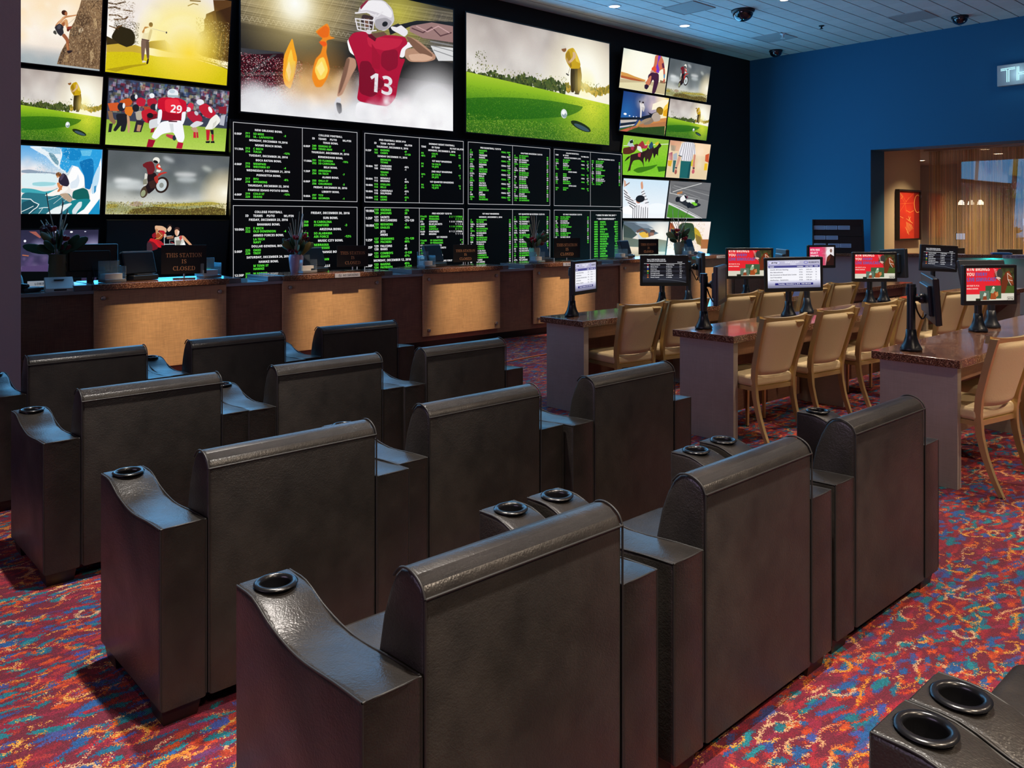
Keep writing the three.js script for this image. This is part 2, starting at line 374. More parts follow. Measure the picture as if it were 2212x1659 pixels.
    'e #c98858 537 337 12 12 0',
  ],
  L6: [
    'e #ffffff 625 175 96 21 0',
    'e #d8dee0 637 218 86 24 0',
    'e #f4fafa 166 253 114 25 0',
    'e #ffffff 122 236 69 14 0',
    'e #e9eeee 252 292 187 28 0',
    'e #e4e8ea 476 52 51 17 20',
    'e #d4d8d0 806 118 45 20 20',
    'p #747a42 -2,432 57,422 118,445 207,453 318,442 432,431 549,424 668,417 765,406 864,394 987,417 994,524 -3,515',
    'p #5a4a22 208,476 387,455 623,477 867,449 990,468 994,524 166,519',
    'p #a89a4a 15,437 97,440 76,468 8,478',
    'p #b8a84a 341,441 572,428 864,404 967,428 718,441 433,459',
    'p #b09a8a 171,444 231,410 276,419 295,442 234,457',
    'e #2a1c16 432 270 56 69 12',
    'e #c8d2d4 430 270 42 53 12',
    'e #8f948e 430 273 18 22 0',
    'e #4a3a2c 294 333 30 51 14',
    'e #98a07c 286 345 18 29 14',
    'p #20161a 292,192 372,161 402,226 379,303 362,322 327,352 306,295 286,249',
    'p #3a2420 322,248 375,227 388,293 343,304',
    'p #c8342c 395,174 454,157 475,164 423,182 401,207',
    'p #b03028 365,208 396,184 403,245 391,264 368,227',
    'p #701c22 269,104 295,84 340,73 359,95 371,142 354,180 314,187 302,135 275,123',
    'p #d83a2c 372,118 395,89 410,102 415,126 435,144 426,151 389,136',
    'p #f0eae0 400,98 415,116 411,126 392,117',
    'p #e8e8e0 384,141 421,145 408,164 381,160',
    'p #6a2028 311,121 360,119 362,161 322,163',
    'e #f1eee4 377 66 28 28 0',
    'e #1a1a1a 372 78 21 13 20',
    'p #d8d6cc 291,174 314,182 311,220 318,257 305,281 283,277 289,230',
    'p #8a8a78 280,230 311,220 314,267 282,272',
  ],
  L7: [
    'e #f4f4ff 209 131 13 15 0',
    'e #ffffff 359 193 12 14 0',
    'e #ffffff 698 27 16 11 0',
    'e #f0f0f8 535 26 14 11 0',
    'e #e8e8f4 289 231 8 9 0',
    'e #d0d0e0 851 23 12 6 0',
    'e #c8c8dc 787 360 10 11 0',
    'e #ffffff 843 267 36 18 0',
    'p #a05a50 246,18 319,19 376,85 363,100',
    'l #b86a48 12.3 191,298 248,308',
    'p #51406a 185,436 816,411 820,516 187,490',
    'e #8a7a9a 597 475 42 40 0',
    'p #050506 180,494 828,520 842,882 191,840',
    'p #c2143e 630,230 701,224 710,280 684,327 722,392 768,482 769,514 662,514 644,405 669,327 618,278',
    'p #e0305a 640,294 691,327 679,391 650,374',
    'p #8a0c2a 692,359 753,473 712,504 674,438',
    'e #8a5a44 665 168 23 33 0',
    'e #2a1c1c 668 152 23 21 0',
    'p #c9a184 665,207 700,200 730,225 743,281 748,329 723,328 721,272 694,232',
    'p #c9a184 711,212 735,177 759,153 763,169 743,209 726,225',
    'e #6b4a38 726 137 27 32 0',
    'e #d0b8a8 716 129 13 18 0',
    'p #c01838 651,406 708,400 768,466 815,480 807,556 769,506 669,510',
    'l #d8b8a8 8.0 698,511 762,506 814,556',
  ],
  L8: [
    'p #1d6a46 231,393 333,404 328,438 240,427',
    'p #0d4a30 277,402 333,404 327,423 274,421',
    'p #e0b28e 368,35 429,39 463,62 465,92 447,103 431,80 395,76 395,132 384,132 378,87 366,58',
    'p #c98a60 373,58 395,69 398,125 384,132 375,91',
    'p #b81c2c 410,76 446,80 462,118 441,133 412,125 400,91',
    'p #8e1422 347,110 375,91 384,136 363,147 348,132',
    'p #d01c24 334,143 363,147 414,163 456,201 439,227 403,223 358,192 322,176',
    'p #6e1420 314,161 365,177 403,219 396,237 354,251 318,228',
    'p #3a2830 308,176 344,184 360,229 348,262 313,273',
    'p #b32028 385,162 422,167 452,201 417,215',
    'e #a84a24 409 125 29 34 20',
    'l #d8c070 4.5 378,151 406,144 430,118',
    'l #e8c8a8 3.0 396,91 426,122',
    'e #2a1a18 488 51 20 23 0',
    'p #e6c4a8 474,58 491,39 505,54 504,70 493,85 481,92 467,73',
    'p #d9b090 444,107 462,107 466,126 457,144 445,129',
    'p #d9a27c 439,227 456,212 485,236 451,239',
    'p #5a3020 312,265 344,266 328,296 301,325 274,346 259,331 292,283',
    'l #d9a27c 6.0 314,295 334,277 344,266',
    'p #14503c 243,353 259,331 278,346 255,379 237,371',
    'p #c01c30 245,393 258,383 277,398 274,409 249,405',
    'e #f0d8d8 268 407 11 10 0',
    'l #c8d0d0 6.0 448,129 452,201',
    'l #b8c0c0 7.6 452,197 536,197',
    'l #b8c0c0 6.0 467,128 507,125',
    'l #9aa0a0 4.5 494,160 496,194 532,195',
    'l #9aa0a0 4.5 494,162 527,161',
    'l #b02a30 5.3 506,179 532,191',
    'e #3a2420 551 68 22 18 0',
    'p #dba98a 530,77 551,66 573,85 568,112 555,134 535,111',
    'p #f0dccc 556,81 573,85 568,112 558,127',
    'p #9a6a50 467,133 525,123 526,149 471,152',
    'p #d8d8d0 529,138 559,134 595,120 621,181 643,237 546,235',
    'p #8c8c82 545,165 597,165 575,230 553,229',
    'p #ffffff 568,235 606,192 619,181 645,237',
    'p #c24a44 570,135 591,120 600,146 583,169',
    'p #d8a078 595,120 614,127 646,162 690,209 676,221 628,174 604,150',
    'p #c49068 672,213 698,213 728,233 707,237',
    'p #2a7ac8 762,382 815,427 812,439 779,414',
    'p #1f7a5c 721,412 865,417 871,508 726,502',
    'p #2870b0 724,462 869,484 871,512 727,505',
  ],
  R1: [
    'p #d89a4a 6,316 145,324 303,346 543,368 523,403 156,379 10,372',
    'p #b05a30 8,364 282,373 520,387 419,407 14,396',
    'p #c8b890 10,405 417,399 989,350 1009,519 -11,528',
    'p #e6dcb0 -5,463 523,403 716,432 706,517 -11,528',
    'p #8a6a50 860,331 1001,341 992,367 868,373',
    'p #d07050 685,4 818,-10 887,57 938,169 870,178 833,199 788,247 705,240 658,204 684,134',
    'p #7a3ac0 752,-1 820,-1 760,107 818,192 815,243 758,233 725,204 757,91',
    'p #e8532c 641,189 700,148 763,191 732,237 649,230',
    'e #c89a90 667 253 45 37 0',
    'p #44203a 582,296 652,246 815,243 836,351 789,525 711,542 730,363 698,341 637,440 601,394',
    'p #d07a58 549,400 623,300 662,295 655,396 614,460 557,441',
    'p #2a1830 530,436 580,422 637,440 594,495 539,485',
    'p #5a2040 855,103 892,82 928,153 880,159',
    'p #c06048 894,158 936,161 961,251 962,319 934,288',
    'p #4a90c0 926,247 958,235 963,294 936,297',
    'p #c86850 938,305 982,317 950,363 926,349',
  ],
  R3: [
    'p #ffd04a 883,176 982,47 1017,78 1011,259 914,258',
    'p #e8a818 914,190 1013,130 998,260 912,250',
    'p #fff4d8 653,113 882,32 1005,19 975,82 826,164 643,198',
    'e #ffffff 88 301 32 15 0',
    'e #e8f0ff 184 318 18 8 0',
    'e #e8f0ff 267 322 15 7 0',
    'e #e8f0ff 330 320 13 7 0',
    'p #141c28 0,358 401,319 603,268 779,202 856,314 433,350 8,401',
    'p #c8c0b8 6,389 356,356 335,383 14,433',
    'p #1c2838 14,433 361,381 292,428 9,474',
    'p #d8d0c8 9,474 329,416 282,445 10,495',
    'p #3c5a22 10,507 295,444 452,448 984,398 999,543 4,540',
    'p #c8644a 8,535 297,452 450,440 339,473 159,537',
    'p #b5784a 297,452 695,328 1001,277 998,397 586,455',
    'p #d0894a 617,343 1001,277 1004,328 550,407',
    'p #2c4a1c 159,537 352,472 984,398 985,544',
    'p #e6e0dc 364,124 441,117 492,178 469,197 428,184 441,324 409,327 392,204',
    'p #c8c2c0 413,177 492,178 477,238 450,232',
    'e #3a3034 435 113 23 13 0',
    'e #181418 363 108 15 12 0',
    'l #b0a8a8 9.9 375,115 418,136',
    'e #5a4a18 823 186 78 48 0',
    'p #8a6a18 769,153 894,158 897,243 816,250 754,213',
    'p #b8a898 679,245 767,212 859,263 859,331 728,359 650,306',
    'p #8a7a6a 494,395 662,297 727,351 629,401 525,417',
    'p #a08a70 344,432 509,335 662,297 619,351 446,415',
    'p #1c1820 554,223 598,244 652,247 644,273 601,260',
    'p #c89a4a 335,449 407,352 439,382 373,446',
  ],
  R5: [
    'l #f0f4ea 8.4 29,143 1002,58',
    'p #3c7a10 275,466 399,418 598,398 831,355 706,426 415,503',
    'p #2f6a10 803,389 1049,378 1079,432 853,463',
    'p #5a2a1c 19,174 151,151 304,94 341,113 277,212 169,249 34,257',
    'p #2c1a18 187,259 297,232 425,203 520,176 546,132 586,162 533,240 476,296 517,423 470,350 395,311 266,329 231,404 228,478 202,469 168,502 197,395 201,332',
    'p #241616 77,359 129,293 189,269 179,301 121,336',
    'p #34201c 499,242 569,163 660,103 685,145 655,255 606,354 575,281 537,347 507,284',
    'p #241616 636,159 747,109 788,52 849,91 788,139 793,247 749,206 713,284 683,221',
    'p #b8c8c8 96,118 163,40 223,57 207,100 263,139 184,154 116,137',
    'p #1c2420 137,73 197,48 221,89 158,103',
    'p #b03050 182,144 247,140 240,193 190,185',
    'p #a03038 324,114 411,44 452,84 496,135 433,160 330,145',
    'p #e8e4e0 310,125 394,130 443,213 373,195 320,177',
    'p #c03a50 346,229 410,215 406,279 354,271',
    'p #d8b040 485,82 542,25 567,66 542,111',
    'p #284a6a 558,110 613,42 656,82 649,136 584,151',
    'p #d8c030 688,69 767,31 775,74 711,100',
    'p #b83048 442,117 540,100 531,143 466,158',
  ],
  R6: [
    'p #e8d0a8 -15,15 1000,6 979,529 8,519',
    'p #d8a080 0,3 270,-4 228,143 47,143',
    'p #f8d8b0 610,8 1000,6 1022,190 647,176',
    'p #a89880 31,67 158,70 138,148 47,143',
    'p #a04a60 3,189 87,162 112,282 21,276',
    'p #e0b030 5,288 112,282 94,371 21,364',
    'p #b0b8c0 111,194 196,167 217,266 129,281',
    'p #3a6a6a 129,281 201,278 184,456 146,447',
    'p #d05a30 896,162 989,134 1000,272 907,254',
    'p #f0c020 905,288 983,285 987,389 908,392',
    'p #d8c828 548,249 605,246 608,348 549,339',
    'p #d8a088 242,209 299,217 281,307 242,387 240,465 202,456 202,367',
    'p #d08870 607,166 656,175 652,289 672,379 649,449 613,371 610,268',
    'e #a85a50 223 444 29 34 0',
    'e #c8606a 643 421 34 32 0',
    'p #222a30 194,376 240,376 240,394 198,391',
    'p #222a30 620,361 668,362 668,380 622,378',
    'p #eceaf0 291,6 588,-8 654,164 588,168 574,281 310,272 314,205 242,209 244,131',
    'l #3a3440 7.9 355,2 329,271',
    'l #3a3440 7.9 401,-1 384,271',
    'l #3a3440 7.9 447,-3 440,272',
    'l #3a3440 7.9 493,-5 488,274',
    'l #3a3440 7.9 537,-7 532,277',
    'l #3a3440 8.0 573,-6 568,270',
    'l #3a3440 7.8 315,16 258,197',
    'l #3a3440 8.0 600,31 625,165',
    'l #1c3a3c 11.2 241,205 320,214',
    'p #1f6464 311,278 564,276 570,526 327,529',
    'p #174c50 525,318 565,282 570,526 513,522',
  ],
  R7: [
    'e #ffffff 317 432 314 65 0',
    'e #f4faff 805 405 245 78 0',
    'p #d8a890 6,17 49,36 76,98 32,120',
    'p #8a5a4a 59,88 132,49 140,59 69,103',
    'p #d89a7a 369,47 407,24 440,108 429,141 394,131',
    'p #f0f0f4 27,136 84,140 204,263 364,324 313,411 191,369 57,256',
    'p #f0f0f4 407,157 454,140 535,257 624,364 564,408 459,301',
    'p #f4f4f8 260,390 382,335 552,343 628,385 641,538 271,539',
    'l #15151c 9.5 37,162 112,202',
    'l #15151c 9.5 48,203 188,264',
    'l #15151c 9.6 63,245 261,305',
    'l #15151c 9.6 95,286 318,346',
    'l #15151c 9.6 151,328 325,384',
    'l #15151c 9.7 191,369 280,411',
    'l #15151c 8.7 412,184 470,161',
    'l #15151c 8.7 427,216 496,193',
    'l #15151c 8.7 449,248 527,230',
    'l #15151c 8.7 483,290 564,272',
    'l #15151c 8.8 525,332 598,315',
    'l #15151c 9.7 272,411 291,539',
    'l #15151c 9.8 308,384 331,539',
    'l #15151c 9.8 347,362 370,539',
    'l #15151c 9.8 396,367 414,539',
    'l #15151c 9.8 451,387 464,538',
    'l #15151c 9.9 498,398 515,538',
    'l #15151c 9.9 543,386 564,538',
    'l #15151c 9.9 590,397 613,538',
    'e #c08068 375 297 56 39 0',
    'e #16181e 404 272 97 50 0',
    'p #16181e 275,292 369,265 390,286',
  ],
  R8: [
    'p #c8c8c8 20,13 998,-2 1022,552 27,532',
    'p #6f6f70 19,8 997,-5 1009,272 34,167',
    'p #7c7c7c 18,178 1009,272 1022,552 800,530 27,311',
    'l #9a9a9a 9.0 103,66 1001,190',
    'l #5c5c5e 9.0 116,43 1008,132',
    'l #8c8c8c 9.0 71,89 774,230',
    'l #d8d8d4 10.1 94,155 311,104 765,12',
    'l #b8b8b4 7.8 25,167 259,206',
    'p #4a8a22 32,338 223,386 723,530 27,532',
    'l #f0f0f0 9.0 30,327 317,396 842,541',
    'l #f0f0f0 6.7 26,309 350,379 901,541',
    'p #e8e8e8 25,521 89,527 91,537 27,535',
    'p #2a2a2e 166,286 298,306 419,350 618,398 817,338 772,310 517,280 243,218',
    'p #b88050 195,163 318,138 325,171 201,191',
    'p #f2f2f2 284,239 383,181 446,213 437,259 351,294 294,284',
    'p #e6eae6 437,259 587,256 712,300 722,346 562,314 444,293',
    'p #7ad02a 559,302 690,289 730,340 665,352',
    'e #141416 226 261 47 39 0',
    'e #1c1c20 520 343 49 44 -10',
    'e #26262a 698 283 38 30 0',
    'p #1a1a1e 686,357 813,321 809,344 709,374',
    'e #7a3a50 445 225 26 16 0',
    'p #121216 367,193 425,203 453,247 416,248',
  ],
  R9: [
    'p #5a6470 -13,1 255,11 537,87 793,165 610,207 312,140 66,222',
    'p #8a94a0 224,22 492,33 676,99 435,87',
    'p #3e4238 0,32 173,96 320,182 200,245 34,222',
    'p #6a6a58 32,211 365,247 385,355 47,338',
    'p #8a8060 738,242 1046,279 1077,437 774,430',
    'p #c8ccd0 328,182 414,151 525,206 516,249 365,247',
    'p #e8b420 349,161 445,141 549,152 604,174 595,218 445,227 388,194',
    'p #6a4030 285,129 402,87 547,141 536,174 423,114 316,161',
    'p #7a4a34 549,152 619,164 643,197 578,218',
    'e #4a2c20 650 142 55 29 0',
    'p #9a6044 600,153 686,153 694,192 644,202 597,180',
  ],
  R10: [
    'p #b0501c -16,11 58,23 173,145 91,189 11,144',
    'p #c89a1c 69,78 209,146 173,235 53,178',
    'p #30441c 209,56 310,12 575,23 669,287 329,282',
    'p #c8a81c 585,69 734,138 892,326 845,383 669,287',
    'p #8a6a18 647,184 793,231 879,360 718,334',
    'p #b06a2c 800,266 998,269 1009,410 830,406',
    'l #c8c0a8 5.7 13,155 202,291',
    'l #a89a78 4.5 4,111 71,178 26,222',
    'e #6a3018 201 241 59 39 0',
    'p #c8885c 173,235 232,258 260,303 205,303',
    'p #f8f0e0 173,324 315,304 385,374 396,425 101,418',
    'p #e0a868 159,347 228,325 246,416 154,414',
  ],
  BIG: [
    'p #d8d8d8 874,180 1000,172 1000,231 917,242',
    'l #8a8a8c 4.8 874,161 1000,162',
    'l #8a8a8c 3.9 886,179 1000,187',
    'l #8a8a8c 3.9 892,197 1000,212',
    'p #9a7874 763,107 880,73 1000,74 1000,148 833,153 763,135',
    'l #5a3a3c 5.7 775,119 833,129 880,98 929,129 990,105',
    'l #c8a0a0 4.8 798,106 857,121 917,87 978,107',
    'p #1c1c1c 651,134 798,82 1000,54 1000,74 880,76 775,107 662,165',
    'p #2a0a10 0,339 172,311 182,427 0,488',
    'p #3a3a3e 0,314 172,307 172,311 0,339',
    'p #3c3a3c 32,399 128,321 145,319 49,401',
    'p #44403f 0,405 168,383 168,395 0,419',
    'p #f5a623 168,399 172,323 191,279 209,244 218,283 230,324 223,367 209,420 200,446 177,432',
    'p #f7d24a 177,398 191,321 204,285 214,335 223,334 214,394 195,421',
    'p #fce9a0 182,373 195,337 204,378 195,413',
    'p #f08a1c 296,358 308,314 332,289 341,257 327,242 341,227 317,213 308,206 332,185 361,163 373,183 371,214 400,218 356,233 361,254 356,281 366,315 373,349 361,385 336,423 308,426 293,393',
    'p #fcd65a 303,358 322,312 346,300 366,350 351,386 322,398',
    'p #ffe88a 312,348 336,319 351,352 332,380',
    'p #f05a14 322,243 351,238 361,250 346,261 332,254',
    'p #e86a10 312,209 351,173 371,183 366,219 336,227',
    'p #b98d74 456,285 491,289 497,320 471,363 450,401 430,443 405,455 413,410 430,364 445,322',
    'p #7d5a48 450,290 466,293 450,361 425,426 410,446 420,396 435,341',
    'p #d9d6da 405,455 425,457 420,484 430,519 415,524 395,504 390,483',
    'p #3a383c 400,477 425,479 428,514 415,524 405,508',
    'l #d9d6da 9.7 398,504 400,530 420,544',
    'p #ffffff 450,219 486,196 502,261 491,280 463,266',
    'p #f4f0f4 707,251 718,212 752,179 792,192 740,214 735,247 723,254',
    'p #ad1034 481,183 544,167 591,180 662,165 740,162 752,189 718,217 707,261 740,256 718,306 701,364 690,430 651,471 575,469 497,461 507,404 512,358 497,298 466,239 456,214',
    'p #7c0b26 512,296 559,289 597,348 640,371 575,442 512,430 507,386',
    'p #c2203f 544,187 651,180 729,173 707,209 640,237 554,231',
    'p #8a0c2a 618,240 701,219 701,299 651,323 613,301',
    'p #a0102f 570,215 613,264 608,320 570,315',
    'p #5e0a1e 549,177 597,179 586,204 554,190',
    'p #b58a70 740,157 798,163 857,193 904,220 898,240 845,257 763,267 735,247 740,214 798,201 763,182',
    'p #7d5a46 740,157 775,162 833,191 892,221 857,241 798,215 763,187',
    'p #d4ab90 752,236 833,220 892,231 857,250 769,262',
    'p #e9e6ea 662,132 695,113 718,114 752,132 752,146 735,163 707,153 673,144',
    'p #2c2a2e 668,127 701,110 718,114 695,127',
    'p #6a4a3a 565,175 629,156 646,167 591,189',
    'p #cfcad0 512,71 554,36 629,22 673,52 684,101 662,132 629,156 586,144 581,113 549,87 502,99',
    'p #efecef 523,64 559,35 629,27 673,66 668,94 618,84 586,80 544,79 512,89',
    'p #8a2438 512,71 544,38 555,37 528,68 517,83',
    'p #a7a2a8 586,112 640,94 673,107 646,144 608,155 586,144',
    'e #1c1a1c 635 123 15 10 -30',
    'p #3c2c2a 523,100 581,100 581,150 544,160 517,133',
    'p #74513f 533,117 559,112 554,149 533,153',
    'l #e6e2e6 6.3 491,101 544,88 597,97 624,74',
    'l #e6e2e6 5.4 491,124 575,119 591,89',
    'l #d6d2d6 4.5 491,137 570,138',
    'l #d6d2d6 4.5 497,154 565,152',
    'l #e6e2e6 5.4 491,124 502,167 544,169 591,157',
    'l #d6d2d6 4.0 512,120 517,164',
    'l #d6d2d6 4.1 533,119 538,168',
    'l #d6d2d6 4.1 554,118 559,162',
    'l #e6e2e6 5.5 581,113 575,155',
    'e #d9d4d8 555 168 14 10 0',
    'p #f4f2f6 497,463 575,472 651,474 673,525 486,538',
  ],
  GOLF: [
    'p #57471c 697,164 770,147 784,205 765,298 727,297 729,226 718,294 699,295 695,230',
    'p #3c3014 697,171 727,167 734,256 722,294 704,295',
    'p #8a6a20 749,157 773,150 781,205 768,282 751,284',
    'p #c8a214 658,101 679,74 718,60 747,94 773,139 766,164 697,174 669,145 658,125',
    'p #a07c10 658,103 686,78 701,126 706,170 674,145',
    'p #e8c840 716,65 744,94 766,136 738,129',
    'p #d8b488 712,82 734,85 740,105 712,132 690,146 682,138 714,110',
    'p #c09868 669,116 680,136 697,142 686,152 665,137',
    'e #8a5a30 647 78 18 15 0',
    'p #d8d0c0 623,71 634,59 657,60 665,71 648,75 627,81',
    'l #6a5428 2.2 701,150 680,200',
    'p #4a4440 663,199 686,206 680,213 663,206',
    'p #f0ece0 684,297 727,294 736,300 706,305 686,302',
    'p #3a3020 727,295 762,294 760,301 729,302',
  ],
};
// ---------------------------------------------------------------- pictures on the screens
function draw(x, list, k) {                                    // figures in thousandths of the picture's width
  for (const s of list) {
    const f = s.split(' '), P = (a) => a.map((q) => q.split(',').map((n) => +n * k));
    if (f[0] === 'e') { x.fillStyle = f[1]; x.beginPath(); x.ellipse(f[2] * k, f[3] * k, f[4] * k, f[5] * k, f[6] * Math.PI / 180, 0, 7); x.fill(); continue; }
    const line = f[0] === 'l', p = P(f.slice(line ? 3 : 2)); x.beginPath();
    if (line) { x.moveTo(...p[0]); p.slice(1).forEach((q) => x.lineTo(...q)); x.strokeStyle = f[1]; x.lineWidth = f[2] * k; x.lineCap = x.lineJoin = 'round'; x.stroke(); continue; }
    // corners softened: run through the middles of the sides
    const m = (a, b) => [(a[0] + b[0]) / 2, (a[1] + b[1]) / 2], n = p.length, c = (i, t) => { const a = p[i], b = p[(i + 1) % n]; return [a[0] + (b[0] - a[0]) * t, a[1] + (b[1] - a[1]) * t]; };
    const edgy = p.some((q) => q[0] < 14 * k || q[0] > 986 * k);
    if (n < 5 || edgy) { p.forEach((q, i) => (i ? x.lineTo(...q) : x.moveTo(...q))); } else { x.moveTo(...c(0, 0.3)); for (let i = 0; i < n; i++) { x.lineTo(...c(i, 0.7)); x.quadraticCurveTo(...p[(i + 1) % n], ...c((i + 1) % n, 0.3)); } }
    x.closePath(); x.fillStyle = f[1]; x.fill();
  }
}
function grad(x, y0, y1, stops) { const g = x.createLinearGradient(0, y0, 0, y1); stops.forEach(([t, c]) => g.addColorStop(t, c)); return g; }
function glow(x, cx, cy, r, stops) { const g = x.createRadialGradient(cx, cy, 0, cx, cy, r); stops.forEach(([t, c]) => g.addColorStop(t, c)); x.fillStyle = g; x.fillRect(cx - r, cy - r, 2 * r, 2 * r); }
const rgba = (h, a) => { const n = parseInt(h.slice(1), 16); return 'rgba(' + (n >> 16) + ',' + ((n >> 8) & 255) + ',' + (n & 255) + ',' + a + ')'; };
function puffs(x, n, x0, x1, y0, y1, r0, r1, cols, a) { for (let i = 0; i < n; i++) { const c = pick(cols); glow(x, rr(x0, x1), rr(y0, y1), rr(r0, r1), [[0, rgba(c, a)], [1, rgba(c, 0)]]); } }
function strokes(x, n, x0, x1, y0, y1, w, h, cols, a = 1) { x.globalAlpha = a; for (let i = 0; i < n; i++) { x.fillStyle = pick(cols); x.fillRect(rr(x0, x1), rr(y0, y1), rr(0.4, 1) * w, rr(0.4, 1) * h); } x.globalAlpha = 1; }
function grain(x, W, H, amp) { const im = x.getImageData(0, 0, W, H), d = im.data; for (let i = 0; i < d.length; i += 4) { const n = (rnd() - 0.5) * amp; d[i] += n; d[i + 1] += n; d[i + 2] += n; } x.putImageData(im, 0, 0); }
function picture(W, ratio, f) {                                // ratio: height over width
  const H = Math.round(W * ratio), [c, x] = canvas(W, H); x.fillStyle = '#000'; x.fillRect(0, 0, W, H);
  f(x, W, H, W / 1000); grain(x, W, H, 12); return tex(c);
}
const PIC = {};
PIC.climber = picture(620, 1.092, (x, W, H, k) => {
  x.fillStyle = grad(x, 0, H, [[0, '#fbe0b4'], [0.4, '#fce6c6'], [0.62, '#fdf0e0'], [0.8, '#f3e6d8'], [0.88, '#c2c2c0'], [1, '#a6b0b4']]); x.fillRect(0, 0, W, H);
  puffs(x, 60, 0, W * 0.7, H * 0.38, H * 0.75, 30, 90, ['#fffaf0', '#ffe0b0', '#ffecd8'], 0.35);
  puffs(x, 50, W * 0.1, W * 0.6, H * 0.93, H * 1.02, 20, 60, ['#9aa8ae', '#a8b4b8', '#b6bcbc'], 0.3);
  draw(x, FIG.L1.slice(0, 1), k);
  x.save(); x.globalCompositeOperation = 'source-atop';
  x.beginPath(); FIG.L1[0].split(' ').slice(2).forEach((q, i) => { const [a, b] = q.split(',').map((n) => n * k); i ? x.lineTo(a, b) : x.moveTo(a, b); }); x.clip();
  draw(x, FIG.L1.slice(1, 15), k); strokes(x, 3800, W * 0.5, W, H * 0.2, H, 7, 12, ['#8a6a4a', '#5a4230', '#b89a72', '#7a5a3c', '#4a3626', '#a4835c', '#c8ac84'], 0.5); x.restore();
  draw(x, FIG.L1.slice(15), k);
});
PIC.driver = picture(760, 0.73, (x, W, H, k) => {
  x.fillStyle = grad(x, 0, H, [[0, '#efe6dc'], [0.3, '#f4ece4'], [0.6, '#fdf6ea'], [1, '#fff0c0']]); x.fillRect(0, 0, W, H);
  puffs(x, 40, 0, W * 0.5, H * 0.2, H * 0.6, 30, 80, ['#e4dce0', '#ffffff', '#f4e8da'], 0.4);
  draw(x, FIG.L2.slice(0, 6), k); strokes(x, 1500, W * 0.7, W, H * 0.25, H * 0.85, 6, 6, ['#6a4a1c', '#4a3010', '#9a7428', '#fff0c0', '#7a5420'], 0.6);
  draw(x, FIG.L2.slice(6, 8), k); strokes(x, 700, W * 0.05, W * 0.24, H * 0.42, H * 0.66, 5, 5, ['#3a3018', '#1c1808', '#544620'], 0.6);
  draw(x, FIG.L2.slice(8, 25), k); strokes(x, 1100, 0, W * 0.2, H * 0.2, H * 0.45, 9, 3, ['#fdf4ea', '#5a3e20', '#fbf2e8'], 0.5);
  x.fillStyle = grad(x, H * 0.72, H, [[0, '#dcc81a'], [0.5, '#d2b814'], [1, '#b89c10']]);
  draw(x, FIG.L2.slice(25, 30), k); strokes(x, 2500, 0, W, H * 0.76, H, 3, 3, ['#b89e12', '#e8d83a', '#c6ae14', '#9a8410'], 0.5);
  glow(x, W * 0.62, H * 0.55, W * 0.42, [[0, 'rgba(255,255,250,1)'], [0.3, 'rgba(255,250,220,0.95)'], [0.55, 'rgba(255,236,120,0.6)'], [1, 'rgba(255,230,80,0)']]);
  glow(x, W * 0.66, H * 0.68, W * 0.3, [[0, 'rgba(250,214,40,0.85)'], [0.6, 'rgba(240,200,20,0.35)'], [1, 'rgba(240,200,20,0)']]);
  draw(x, FIG.L2.slice(30), k);
});
